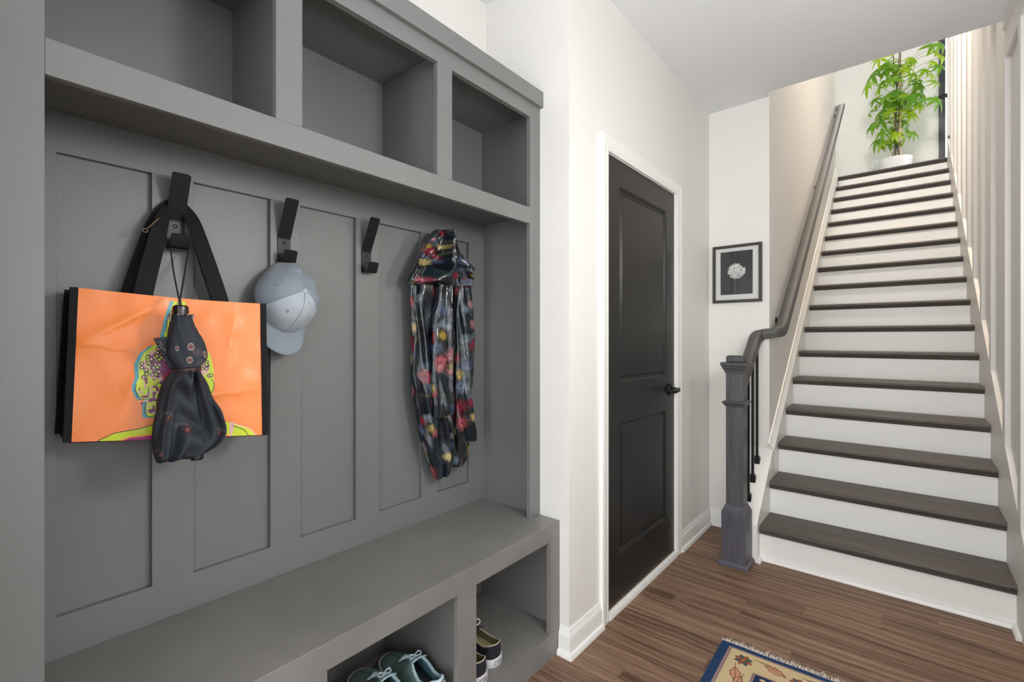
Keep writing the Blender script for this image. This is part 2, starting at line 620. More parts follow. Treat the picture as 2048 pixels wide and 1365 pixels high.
def panel_door(y0, y1, z0, z1, x, th, panels):
    """slab whose panels are sunk behind a sloped sticking with a raised field"""
    bm = bmesh.new()
    ys = sorted({y0, y1} | {p[0] for p in panels} | {p[1] for p in panels})
    zs = sorted({z0, z1} | {p[2] for p in panels} | {p[3] for p in panels})
    for ya, yb in zip(ys, ys[1:]):
        for za, zb in zip(zs, zs[1:]):
            if any(abs(ya - p[0]) < 1e-6 and abs(yb - p[1]) < 1e-6 and abs(za - p[2]) < 1e-6 and abs(zb - p[3]) < 1e-6
                   for p in panels):
                continue
            bm.faces.new([bm.verts.new(q) for q in ((x, ya, za), (x, yb, za), (x, yb, zb), (x, ya, zb))])
    bmesh.ops.remove_doubles(bm, verts=bm.verts[:], dist=1e-5)
    # edges and back
    for q in (((x, y0, z0), (x, y1, z0), (x - th, y1, z0), (x - th, y0, z0)),
              ((x, y0, z1), (x, y1, z1), (x - th, y1, z1), (x - th, y0, z1)),
              ((x, y0, z0), (x, y0, z1), (x - th, y0, z1), (x - th, y0, z0)),
              ((x, y1, z0), (x, y1, z1), (x - th, y1, z1), (x - th, y1, z0)),
              ((x - th, y0, z0), (x - th, y1, z0), (x - th, y1, z1), (x - th, y0, z1))):
        bm.faces.new([bm.verts.new(p) for p in q])
    return bm


def raised_panel(y0, y1, z0, z1, x):
    bm = bmesh.new()
    lv = [(0, 0), (0.005, -0.002), (0.013, -0.011), (0.021, -0.0125), (0.036, -0.0035), (0.040, -0.003)]
    rings = []
    for i, dx in lv:
        rings.append([bm.verts.new(p) for p in ((x + dx, y0 + i, z0 + i), (x + dx, y1 - i, z0 + i),
                                                (x + dx, y1 - i, z1 - i), (x + dx, y0 + i, z1 - i))])
    for a, c in zip(rings, rings[1:]):
        for j in range(4):
            bm.faces.new((a[j], a[(j + 1) % 4], c[(j + 1) % 4], c[j]))
    bm.faces.new(rings[-1])
    return bm


PANELS = [(1.9204, 2.4560, 1.0060, 1.8890), (1.9204, 2.4560, 0.2350, 0.8265)]
mk('door_slab', panel_door(1.8006, 2.5703, 0.038, 2.0010, XD, 0.035, PANELS), M_DOOR, d)
for p in PANELS:
    mk('door_panel', raised_panel(*p, XD), M_DOOR, d)
for z in (0.251, 1.025, 1.805):
    bm = lathe(bmesh.new(), [(0.0055, -0.051), (0.0062, -0.05), (0.0062, 0.05), (0.0055, 0.051)], (XD + 0.003, 1.8035, z), 10)
    box(bm, XD - 0.0005, XD + 0.0015, 1.806, 1.822, z - 0.05, z + 0.05)
    mk('hinge', bm, M_BLACK, d, smooth=40)
bm = lathe(bmesh.new(), [(0.031, 0), (0.033, 0.003), (0.032, 0.008), (0.024, 0.013), (0.015, 0.016)], (XD, 2.5080, 0.929), 24, 'x')
h = mk('handle_rose', bm, M_BLACK, d, smooth=40)
bm = lathe(bmesh.new(), [(0.012, 0.012), (0.011, 0.040), (0.012, 0.052), (0.009, 0.056)], (XD, 2.5080, 0.929), 16, 'x')
pth = smooth_path([(XD + 0.048, 2.513, 0.930), (XD + 0.054, 2.490, 0.929), (XD + 0.054, 2.455, 0.925), (XD + 0.051, 2.420, 0.924),
                   (XD + 0.046, 2.392, 0.928)], 2)
rail3(bm, pth, [(-0.006, -0.009), (0.006, -0.009), (0.006, 0.009), (-0.006, 0.009)])
mk('lever', bm, M_BLACK, h, smooth=40, bevel=0.002)
CAS = [(0, 0), (0, 0.009), (0.004, 0.012), (0.012, 0.013), (0.016, 0.0105), (0.019, 0.013), (0.034, 0.0155), (0.046, 0.0165),
       (0.050, 0.014), (0.053, 0.017), (0.060, 0.017), (0.062, 0.015), (0.062, 0)]
bm = sweep(bmesh.new(), [(X_DOORWALL, 2.5755, 0.0), (X_DOORWALL, 2.5755, 2.006), (X_DOORWALL, 1.7955, 2.006),
                         (X_DOORWALL, 1.7955, 0.0)], [(-a, b) for a, b in CAS][::-1], (1, 0, 0))
mk('casing', bm, M_TRIM, d, smooth=30)
bm = B(-1.10, XD - 0.036, 1.797, 1.80, 0, 2.004)
box(bm, -1.10, XD - 0.036, 2.571, 2.574, 0, 2.004)
box(bm, -1.10, XD - 0.036, 1.797, 2.574, 2.001, 2.004)
mk('jamb', bm, M_TRIM, d)
bm = prism(bmesh.new(), [(-0.985, 0), (-0.957, 0), (-0.957, 0.014), (-0.962, 0.024), (-0.970, 0.028), (-0.985, 0.028)], 1.797, 2.574, 'y')
mk('threshold_strip', bm, M_TRIM, d, smooth=30)
mk('threshold_board', B(-1.10, -0.975, 1.797, 2.574, 0, 0.034), M_PLANK, d)

# ---- door 2: dark framed glass door at the right of the landing
d2 = thing('door_2', 'dark framed glass door at the right end of the landing', 'door', (0.82, 8.0, Z_UP), kind='structure')
M_DFR = mat('dark_blue_grey_frame', (0.030, 0.032, 0.042), 0.4)
mk('door_frame', sweep(bmesh.new(), [(0.372, 8.02, Z_UP), (0.372, 8.02, Z_UP + 2.2), (1.268, 8.02, Z_UP + 2.2), (1.268, 8.02, Z_UP)],
                       [(0, -0.06), (0, 0.03), (0.03, 0.03), (0.03, -0.06)], (0, -1, 0)), M_DFR, d2)
lf = mk('door_leaf', sweep(bmesh.new(), [(0.404, 8.03, Z_UP + 0.01), (0.404, 8.03, Z_UP + 2.165), (1.236, 8.03, Z_UP + 2.165),
                                         (1.236, 8.03, Z_UP + 0.01)], [(0, -0.03), (0, 0.02), (0.045, 0.02), (0.045, -0.03)],
                           (0, -1, 0), closed=True), M_DFR, d2)
mk('glass_pane', B(0.44, 1.20, 8.025, 8.031, Z_UP + 0.05, Z_UP + 2.13), M_GLASS, d2)
bm = lathe(bmesh.new(), [(0.026, 0), (0.026, -0.008), (0.011, -0.010), (0.011, -0.055)], (0.427, 8.01, Z_UP + 1.10), 16, 'y')
tube(bm, [(0.427, 7.955, Z_UP + 1.10), (0.38, 7.952, Z_UP + 1.10), (0.325, 7.956, Z_UP + 1.085)], 0.010, 8)
mk('handle', bm, M_BLACK, d2, smooth=50)

# ================================================================== STAIRCASE
st = thing('staircase', 'straight staircase with dark stained treads and white risers', 'stairs', (-0.12, YK, 0))
NOSE = [(0.0, 0.0), (0.0, -0.028), (-0.006, -0.028)]


def tread_bm(i):
    z = RISE * i
    yf = NOSE0 + (i - 1) * RUN
    yb = YK + i * RUN - 0.004
    pr = [(yb, z), (yb, z - 0.027), (yf + 0.008, z - 0.027), (yf + 0.003, z - 0.0245), (yf, z - 0.019), (yf, z - 0.010),
          (yf + 0.003, z - 0.0035), (yf + 0.009, z)]
    return prism(bmesh.new(), pr, -0.605, 0.3655)


for i in range(1, 18):
    z = RISE * i
    yr = YK + (i - 1) * RUN
    t = mk('tread', tread_bm(i), M_TREAD, st, smooth=40)
    if i == 1:
        o = mk('screw_cap', lathe(bmesh.new(), [(0.004, 0), (0.003, -0.0015)], (0.345, NOSE0, z - 0.015), 10, 'y'), M_SCREW, t)
    # dark cove under the nosing
    pr = [(yr, z - 0.027), (yr - 0.018, z - 0.027), (yr - 0.0165, z - 0.034), (yr - 0.012, z - 0.041), (yr - 0.004, z - 0.045), (yr, z - 0.045)]
    mk('cove_moulding', prism(bmesh.new(), pr, -0.6030, 0.3620), M_TREAD, t, smooth=40)
    mk('riser', B(-0.6020, 0.3605, yr, yr + 0.018, z - RISE + (0 if i == 1 else -0.027), z - 0.027), M_TRIM, st)
# quarter round along the first riser and its return along the right skirt
QR = [(0, 0), (-0.017, 0), (-0.0165, 0.007), (-0.013, 0.014), (-0.008, 0.019), (0, 0.021)]
bm = sweep(bmesh.new(), [(-0.602, 2.765, 0), (-0.602, YK, 0), (0.360, YK, 0), (0.360, 2.72, 0)], [(a, b) for a, b in QR], (0, 0, 1))
mk('quarter_round', bm, M_TRIM, st, smooth=40)
# left skirt board with its cap moulding
y0, y1 = Y_END, 6.80
mk('skirt_board', prism(bmesh.new(), [(y0, 0), (y1, nose_z(y1) - 0.5), (y1, nose_z(y1) + 0.09), (y0, nose_z(y0) + 0.09)],
                        X_END - 0.002, -0.602), M_TRIM, st, bevel=0.002)
S = RISE / RUN
bm = rail3(bmesh.new(), [(X_END, y0, nose_z(y0) + 0.075), (X_END, y1, nose_z(y1) + 0.075)],
           [(-0.001, 0), (0.028, 0), (0.028, 0.014), (0.022, 0.020), (0.016, 0.036), (0.010, 0.042), (0.008, 0.058), (-0.001, 0.060)])
mk('skirt_cap', bm, M_TRIM, st, smooth=35)
# curb that carries the iron balusters
bm = prism(bmesh.new(), [(2.767, 0), (Y_END + 0.01, 0), (Y_END + 0.01, 0.548), (2.767, 0.205)], -0.7525, -0.602)
cb_ = mk('curb', bm, M_TRIM, st, bevel=0.002)
# right skirt board
ys_ = 2.60
mk('skirt_board', prism(bmesh.new(), [(ys_, 0), (3.0, 0), (6.85, nose_z(6.85) - 0.6), (6.85, nose_z(6.85) + 0.20), (4.86, nose_z(4.86) + 0.235),
                                      (ys_, nose_z(ys_) + 0.30)], 0.360, X_RW + 0.001), M_WALLB, st, bevel=0.002)

# ================================================================== RAILING
rl = thing('stair_railing', 'grey stained newel post and handrail with black iron balusters', 'railing', (-0.687, 2.702, 0))
NX, NY = -0.687, 2.702
nw = mk('newel_post', stack(bmesh.new(), NX, NY, [(0.043, 0.28), (0.043, 1.04)]), M_NEWEL, rl, bevel=0.002)
bm = stack(bmesh.new(), NX, NY, [(0.0615, 0.0), (0.0615, 0.282), (0.058, 0.287), (0.058, 0.293), (0.054, 0.297), (0.053, 0.303), (0.049, 0.308),
                                 (0.048, 0.316), (0.0435, 0.319)])
mk('plinth', bm, M_PLINTH, nw, bevel=0.0012)
mk('base_moulding', sweep(bmesh.new(), square_loop(NX, NY, 0, 0.0615), [(0, 0), (0.013, 0), (0.013, 0.012), (0.010, 0.019), (0.004, 0.024), (0, 0.027)][::-1]
                          if False else [(0, 0), (-0.013, 0), (-0.013, 0.012), (-0.010, 0.019), (-0.004, 0.024), (0, 0.027)], (0, 0, 1), closed=True),
   M_PLINTH, nw, smooth=35)
bm = stack(bmesh.new(), NX, NY, [(0.0435, 0.842), (0.047, 0.845), (0.049, 0.851), (0.053, 0.855), (0.058, 0.862), (0.059, 0.866), (0.058, 0.869),
                                 (0.0435, 0.873)])
mk('collar', bm, M_NEWEL, nw)
bm = stack(bmesh.new(), NX, NY, [(0.0435, 1.020), (0.048, 1.022), (0.048, 1.030), (0.050, 1.033), (0.052, 1.034), (0.053, 1.041), (0.058, 1.046),
                                 (0.060, 1.056), (0.065, 1.061), (0.066, 1.077), (0.064, 1.078)])
mk('cap', bm, M_NEWEL, nw)
mk('cap_block', stack(bmesh.new(), NX, NY, [(0.044, 1.076), (0.044, 1.114)]), M_NEWEL, nw, bevel=0.009, seg=3)
RP = [(-0.024, -0.028), (0.024, -0.028), (0.027, -0.018), (0.027, -0.012), (0.031, -0.004), (0.031, 0.012), (0.027, 0.022), (0.018, 0.027),
      (-0.018, 0.027), (-0.027, 0.022), (-0.031, 0.012), (-0.031, -0.004), (-0.027, -0.012), (-0.027, -0.018)]
low = smooth_path([(NX, 2.740, 0.925), (NX, 3.06, 1.158), (NX + 0.001, 3.125, 1.208), (NX + 0.010, 3.160, 1.228), (NX + 0.040, 3.170, 1.234),
                   (-0.605, 3.172, 1.238), (-0.575, 3.185, 1.246), (-0.565, 3.220, 1.266), (-0.565, 3.30, 1.316), (-0.565, 3.6, 1.543)], 2)
RP = [(a * 1.10, b * 1.12) for a, b in RP]
hp = [p for p in low] + [Vector((-0.565, 3.6 + (6.78 - 3.6) * k / 12, 1.543 + (3.965 - 1.543) * k / 12)) for k in range(1, 13)]
hr = mk('handrail', rail3(bmesh.new(), hp, RP), M_RAIL, rl, smooth=40)
mk('rail_return', prism(bmesh.new(), [(6.735, 3.902), (6.782, 3.938), (6.782, 3.994), (6.735, 3.958)], X_END, -0.59), M_RAIL, hr)
for y, z in ((3.36, 1.320), (5.045, 2.575), (6.66, 3.820)):
    bm = lathe(bmesh.new(), [(0.022, 0), (0.022, 0.004), (0.012, 0.008), (0.009, 0.012)], (X_END, y, z), 16, 'x')
    tube(bm, smooth_path([(X_END + 0.008, y, z), (X_END + 0.04, y, z - 0.004), (-0.566, y, z + 0.008), (-0.565, y, z + 0.030)], 2), 0.007, 8)
    mk('bracket', bm, M_IRON, rl, smooth=50)
for y in (2.885, 2.985, 3.090):
    zc = 0.205 + (y - 2.767) / (Y_END + 0.01 - 2.767) * 0.343
    zt = 0.925 + (y - 2.74) * 0.726 - 0.02
    bl = mk('baluster', stack(bmesh.new(), -0.672, y, [(0.0065, zc - 0.01), (0.0065, zt)]), M_IRON, rl)
    mk('shoe', stack(bmesh.new(), -0.672, y, [(0.017, zc - 0.016), (0.016, zc + 0.020), (0.012, zc + 0.026), (0.012, zc + 0.030), (0.008, zc + 0.034)]),
       M_IRON, bl, bevel=0.001)

# ================================================================== GREY COAT LOCKER AND BENCH
XF, XP, ZB = -1.1104, -1.4145, 0.5042
lk = thing('coat_locker', 'tall grey built-in coat locker with open cubbies above a panelled back', 'locker', (-1.27, 0.77, ZB))
FT = 0.019
mk('face_stile', B(XF - FT, XF, 0.0380, 0.1006, ZB, 2.165), M_LOCK, lk, bevel=0.0012)
mk('face_stile', B(XF - FT, XF, 1.4394, 1.5025, ZB, 2.165), M_LOCK, lk, bevel=0.0012)
mk('face_rail', B(XF - FT, XF, 0.1006, 1.4394, 1.6504, 1.7131), M_LOCK, lk, bevel=0.0012)
mk('face_rail', B(XF - FT, XF, 0.1006, 1.4394, 2.0654, 2.165), M_LOCK, lk, bevel=0.0012)
for a, b in ((0.4798, 0.5418), (0.9677, 1.0296)):
    mk('face_stile', B(XF - FT, XF, a, b, 1.7131, 2.0654), M_LOCK, lk, bevel=0.0012)
    mk('divider', B(-1.430, XF - FT, (a + b) / 2 - 0.0125, (a + b) / 2 + 0.0125, 1.7130, 2.110), M_LOCK, lk)
mk('side_panel', B(-1.440, XF - FT, 0.0380, 0.0405, ZB, 2.165), M_LOCK, lk)
mk('side_panel', B(-1.440, XF - FT, 1.4990, 1.5025, ZB, 2.165), M_LOCK, lk)
mk('cubby_floor', B(-1.440, XF - FT, 0.0405, 1.4990, 1.6995, 1.7131), M_LOCK, lk)
mk('cubby_roof', B(-1.440, XF - FT, 0.0405, 1.4990, 2.109, 2.128), M_LOCK, lk)
mk('cubby_back', B(-1.440, -1.4260, 0.0405, 1.4990, 1.7131, 2.109), M_LOCK, lk)
mk('crown_board', B(XF, -1.0940, 0.0380, 1.5035, 2.1190, 2.1805), M_LOCK, lk, bevel=0.0015)
mk('top_board', B(-1.404, -1.0945, 0.0380, 1.5025, 2.165, 2.1800), M_LOCK, lk)
# panelled back
mk('back_rail', B(-1.4320, XP, 0.0405, 1.4990, 1.6110, 1.6995), M_LOCK, lk, bevel=0.0008)
mk('back_rail', B(-1.4320, XP, 0.0405, 1.4990, ZB, 0.5950), M_LOCK, lk, bevel=0.0008)
for a, b in ((0.0405, 0.1464), (0.3150, 0.4027), (0.5956, 0.6840), (0.8732, 0.9654), (1.1525, 1.2353), (1.4078, 1.4990)):
    mk('back_stile', B(-1.4320, XP, a, b, 0.5950, 1.6110), M_LOCK, lk, bevel=0.0008)
for a, b in ((0.1464, 0.3150), (0.4027, 0.5956), (0.6840, 0.8732), (0.9654, 1.1525), (1.2353, 1.4078)):
    mk('back_panel', B(-1.440, -1.4310, a - 0.004, b + 0.004, 0.590, 1.616), M_LOCK, lk)

# bench under it
XB = -1.016
bn = thing('shoe_bench', 'grey storage bench with open shoe bays under the coat locker', 'bench', (-1.22, 0.77, 0))
mk('seat', prism(bmesh.new(), [(-1.440, 0.4852), (XB - FT, 0.4852), (XB - FT, 0.4400), (XB, 0.4400), (XB, ZB), (-1.440, ZB)], 0.0380, 1.5025, 'y'), M_BENCH, bn, bevel=0.0015)
mk('front_rail', B(XB - FT, XB, 0.0380, 1.5025, 0.0, 0.0928), M_BENCH, bn)
for a, b in ((0.0380, 0.1006), (0.4780, 0.5541), (0.9652, 1.0438), (1.4407, 1.5025)):
    mk('front_stile', B(XB - FT, XB, a, b, 0.0928, 0.4400), M_BENCH, bn, bevel=0.0010)
for y in (0.516, 1.0045):
    mk('divider', B(-1.430, XB - FT, y - 0.0125, y + 0.0125, 0.0920, 0.4852), M_BENCH, bn)
mk('side_panel', B(-1.440, XB - FT, 0.0380, 0.0405, 0.0, 0.4852), M_BENCH, bn)
mk('side_panel', B(-1.440, XB - FT, 1.4975, 1.5025, 0.0, 0.4852), M_BENCH, bn)
mk('bay_floor', B(-1.430, XB - FT, 0.0405, 1.4975, 0.0780, 0.0922), M_BENCH, bn)
mk('back_board', B(-1.440, -1.4250, 0.0405, 1.4975, 0.0780, 0.4852), M_BENCH, bn)

# ================================================================== COAT HOOKS
def rounded(pts, r=0.006, n=4):
    out = [Vector(pts[0])]
    for a, b, c in zip(pts, pts[1:], pts[2:]):
        a, b, c = Vector(a), Vector(b), Vector(c)
        p = b + (a - b).normalized() * r
        q = b + (c - b).normalized() * r
        for k in range(n + 1):
            t = k / n
            out.append(p * (1 - t) ** 2 + b * 2 * t * (1 - t) + q * t ** 2)
    out.append(Vector(pts[-1]))
    return out


def hook(y0, y1, label):
    yc = (y0 + y1) / 2
    t = thing('coat_hook', label, 'hook', (XP, yc, 1.47), group='black coat hooks on the locker back')
    t0 = 0.0030
    xw = XP + t0 / 2 + 0.0003
    line = rounded([(xw + 0.056, yc, 1.6095), (xw, yc, 1.5010), (xw, yc, 1.4310), (xw + 0.034, yc, 1.4280), (xw + 0.048, yc, 1.4615)], 0.006)
    hw = (y1 - y0) / 2
    bm = bmesh.new()
    P = line
    rings = []
    n = len(P)
    acc = [0.0]
    for a, b in zip(P, P[1:]):
        acc.append(acc[-1] + (b - a).length)
    # finer ends so that the corners can be rounded
    Q = []
    for k in range(0, 6):
        Q.append(P[0].lerp(P[1], 0.006 * k / 5 / (P[1] - P[0]).length))
    Q += P[1:-1]
    L = (P[-1] - P[-2]).length
    for k in range(5, -1, -1):
        Q.append(P[-1].lerp(P[-2], 0.006 * k / 5 / L))
    tot = len(Q)
    for i, p in enumerate(Q):
        tg = (Q[min(i + 1, tot - 1)] - Q[max(i - 1, 0)]).normalized()
        nn = tg.cross(Vector((0, 1, 0))).normalized()
        dd = min((p - Q[0]).length if i < 7 else 1, (p - Q[-1]).length if i > tot - 8 else 1)
        ww = hw if dd >= 0.006 else hw - 0.006 + math.sqrt(max(0, 0.006 ** 2 - (0.006 - dd) ** 2))
        rings.append([bm.verts.new(p + Vector((0, s * ww, 0)) + nn * q * t0 / 2) for s, q in ((-1, -1), (1, -1), (1, 1), (-1, 1))])
    for a, b in zip(rings, rings[1:]):
        for j in range(4):
            bm.faces.new((a[j], a[(j + 1) % 4], b[(j + 1) % 4], b[j]))
    bm.faces.new(rings[0])
    bm.faces.new(rings[-1][::-1])
    mk('hook_strap', bm, M_GUN, t, smooth=50)
    for z in (1.488, 1.463):
        bm = lathe(bmesh.new(), [(0.0048, 0), (0.0048, 0.0012), (0.0030, 0.0022), (0.0022, 0.0010)], (xw + t0 / 2, yc, z), 14, 'x')
        mk('screw', bm, M_SCREW, t, smooth=40)
    return t


hook(0.3425, 0.3820, 'black strap coat hook carrying the orange tote bag')
hook(0.6145, 0.6521, 'black strap coat hook carrying the pale blue cap')
hook(0.8925, 0.9290, 'empty black strap coat hook between cap and floral raincoat')
hook(1.1760, 1.2120, 'black strap coat hook hidden under the hood of the floral raincoat')

# ================================================================== PRINTS (computed patterns)
def canvas(h, w, c):
    a = np.zeros((h, w, 3), np.float32)
    a[:] = c
    return a


def XY(a):
    h, w, _ = a.shape
    y, x = np.mgrid[0:h, 0:w].astype(np.float32)
    return x, y


def paint(a, mask, c, k=1.0):
    if isinstance(mask, Win):
        h, w = mask.m.shape
        sub, m = a[mask.y0:mask.y0 + h, mask.x0:mask.x0 + w], mask.m
    else:
        sub, m = a, mask
    m = np.clip(m, 0, 1)[..., None] * k
    sub[:] = sub * (1 - m) + np.array(c, np.float32) * m


class Win:
    """a mask that covers only a window of the canvas"""
    def __init__(self, m, y0, x0):
        self.m, self.y0, self.x0 = m, y0, x0

    def __mul__(self, full):
        h, w = self.m.shape
        return Win(self.m * full[self.y0:self.y0 + h, self.x0:self.x0 + w], self.y0, self.x0)


def window(a, x0, x1, y0, y1):
    h, w, _ = a.shape
    x0, x1, y0, y1 = max(0, int(x0)), min(w, int(x1) + 2), max(0, int(y0)), min(h, int(y1) + 2)
    if x0 >= x1 or y0 >= y1:
        return None
    y, x = np.mgrid[y0:y1, x0:x1].astype(np.float32)
    return x, y, y0, x0


EMPTY = Win(np.zeros((0, 0), np.float32), 0, 0)


def ell(a, cx, cy, rx, ry, rot=0.0, soft=1.5):
    R = max(rx, ry) + soft + 2
    q = window(a, cx - R, cx + R, cy - R, cy + R)
    if q is None:
        return EMPTY
    x, y, y0, x0 = q
    dx, dy = x - cx, y - cy
    cr, sr = math.cos(rot), math.sin(rot)
    u, v = (dx * cr + dy * sr) / rx, (-dx * sr + dy * cr) / ry
    d = (np.sqrt(u * u + v * v) - 1) * min(rx, ry)
    return Win(np.clip(0.5 - d / soft, 0, 1), y0, x0)


def ringm(a, cx, cy, r, wd):
    R = r + wd + 2
    q = window(a, cx - R, cx + R, cy - R, cy + R)
    if q is None:
        return EMPTY
    x, y, y0, x0 = q
    return Win(np.clip(0.5 - (np.abs(np.hypot(x - cx, y - cy) - r) - wd / 2), 0, 1), y0, x0)


def poly(a, pts):
    q = window(a, min(p[0] for p in pts) - 1, max(p[0] for p in pts) + 1, min(p[1] for p in pts) - 1, max(p[1] for p in pts) + 1)
    if q is None:
        return EMPTY
    x, y, oy, ox = q
    ins = np.zeros(x.shape, bool)
    n = len(pts)
    for i in range(n):
        x0, y0 = pts[i]
        x1, y1 = pts[(i + 1) % n]
        if y0 == y1:
            continue
        ins ^= ((y0 > y) != (y1 > y)) & (x < (x1 - x0) * (y - y0) / (y1 - y0) + x0)
    return Win(ins.astype(np.float32), oy, ox)


def stroke(a, pts, wd):
    q = window(a, min(p[0] for p in pts) - wd - 1, max(p[0] for p in pts) + wd + 1, min(p[1] for p in pts) - wd - 1, max(p[1] for p in pts) + wd + 1)
    if q is None:
        return EMPTY
    x, y, oy, ox = q
    best = np.full(x.shape, 1e9, np.float32)
    for (x0, y0), (x1, y1) in zip(pts, pts[1:]):
        dx, dy = x1 - x0, y1 - y0
        L = dx * dx + dy * dy + 1e-6
        t = np.clip(((x - x0) * dx + (y - y0) * dy) / L, 0, 1)
        best = np.minimum(best, np.hypot(x - x0 - t * dx, y - y0 - t * dy))
    return Win(np.clip(0.5 - (best - wd / 2), 0, 1), oy, ox)


def vnoise(h, w, cell, seed):
    r = np.random.RandomState(seed)
    gh, gw = int(h / cell) + 3, int(w / cell) + 3
    g = r.rand(gh, gw).astype(np.float32)
    y, x = np.mgrid[0:h, 0:w].astype(np.float32) / cell
    iy, ix = y.astype(int), x.astype(int)
    fy, fx = y - iy, x - ix
    fy, fx = fy * fy * (3 - 2 * fy), fx * fx * (3 - 2 * fx)
    return (g[iy, ix] * (1 - fx) + g[iy, ix + 1] * fx) * (1 - fy) + (g[iy + 1, ix] * (1 - fx) + g[iy + 1, ix + 1] * fx) * fy


LIME, TEAL, PLUM, RED, INK, PINK, ORANGE = ((0.60, 0.72, 0.02), (0.07, 0.35, 0.42), (0.20, 0.008, 0.11), (0.55, 0.01, 0.015),
                                            (0.012, 0.012, 0.02), (0.78, 0.45, 0.44), (1.0, 0.275, 0.065))


def bag_print():
    s = 0.62
    W, H = int(1400 * s), int(1110 * s)
    a = canvas(H, W, ORANGE)

    def T(*pts_):
        out = []
        for x, y in pts_:
            f = (x - 135) / 1400                       # the far side of the panel shows narrower, so undo that
            f = f * 0.8085 / (1 - f + f * 0.8085)
            top, bot = 55 + (x - 180) / 1330 * 120, 1172 - (x - 115) / 1420 * 62
            out.append((f * 1400 * s, (y - top) / (bot - top) * 1110 * s))
        return out
    head = T((800, 380), (830, 250), (870, 140), (955, 145), (975, 260), (960, 400), (1060, 450), (1140, 530), (1165, 640), (1165, 740), (1160, 790),
             (1120, 900), (1060, 990), (900, 1040), (760, 985), (680, 985), (672, 900), (690, 850), (640, 860), (598, 790), (600, 745), (620, 700),
             (615, 600), (650, 520), (720, 470), (790, 455))
    paint(a, poly(a, [(x - 17, y + 3) for x, y in head]), TEAL)
    paint(a, poly(a, head), LIME)
    n1 = vnoise(H, W, 16 * s, 3)
    inner = ell(a, *T((900, 610))[0], 245 * s, 165 * s, 0, 6)
    paint(a, inner * (n1 > 0.35), PINK)
    paint(a, ell(a, *T((890, 600))[0], 205 * s, 120 * s, 0, 8) * (vnoise(H, W, 11 * s, 5) > 0.36), PLUM)
    paint(a, ell(a, *T((900, 640))[0], 130 * s, 80 * s, 0, 8), PLUM)
    paint(a, poly(a, T((800, 690), (850, 650), (960, 640), (1000, 700), (880, 712), (790, 718))), RED)
    # curls drawn as small rings
    r = random.Random(2)
    for k in range(110):
        x, y = r.uniform(630, 1155), r.uniform(470, 700)
        e = ((x - 890) / 265) ** 2 + ((y - 640) / 185) ** 2
        if e < 1.0 and e > 0.2:
            p = T((x, y))[0]
            paint(a, ell(a, *p, 13 * s, 13 * s), PINK if r.random() < 0.6 else LIME)
            paint(a, ringm(a, *p, 13 * s, 6.5 * s), INK)
    # face marks
    fm = ell(a, *T((740, 820))[0], 120 * s, 150 * s, 0, 4)
    paint(a, fm * (vnoise(H, W, 22 * s, 8) > 0.62), PINK)
    paint(a, fm * (vnoise(H, W, 26 * s, 9) > 0.70), PLUM)
    paint(a, stroke(a, T((668, 880), (662, 950), (690, 985), (730, 975)), 7 * s), INK)
    paint(a, stroke(a, T((600, 750), (590, 790), (625, 855), (660, 855)), 6 * s), INK)
    paint(a, stroke(a, T((1150, 715), (1168, 740), (1160, 790), (1140, 812)), 6 * s), INK)
    paint(a, stroke(a, T((840, 380), (835, 300), (870, 240), (890, 180), (905, 140)), 6 * s), INK)
    paint(a, stroke(a, T((812, 370), (822, 260), (850, 210), (860, 330)), 6 * s), INK)
    paint(a, stroke(a, T((740, 750), (790, 722), (840, 720)), 6 * s), INK)
    paint(a, stroke(a, T((690, 770), (685, 840)), 6 * s), INK)
    # shoulders along the hem
    sh = T((310, 1178), (450, 1105), (640, 1065), (760, 1030), (1150, 1000), (1285, 1022), (1400, 1060), (1500, 1140), (1500, 1200), (300, 1200))
    paint(a, poly(a, sh), LIME)
    paint(a, poly(a, T((420, 1180), (560, 1125), (740, 1100), (1150, 1090), (1270, 1110), (1270, 1190), (410, 1190))), ORANGE)
    paint(a, poly(a, T((440, 1190), (560, 1135), (740, 1112), (1150, 1100), (1272, 1125), (1275, 1200), (430, 1200))), (0.33, 0.006, 0.15))
    paint(a, poly(a, T((1275, 1020), (1300, 1015), (1310, 1050), (1290, 1120), (1275, 1120))), PINK)
    paint(a, stroke(a, T((310, 1176), (450, 1103), (640, 1063), (760, 1028)), 6 * s), INK)
    paint(a, stroke(a, T((1300, 1045), (1380, 1075), (1420, 1125)), 6 * s), INK)
    paint(a, stroke(a, T((1300, 1030), (1420, 1065), (1470, 1120)), 7 * s), (0.9, 0.6, 0.5))
    return a


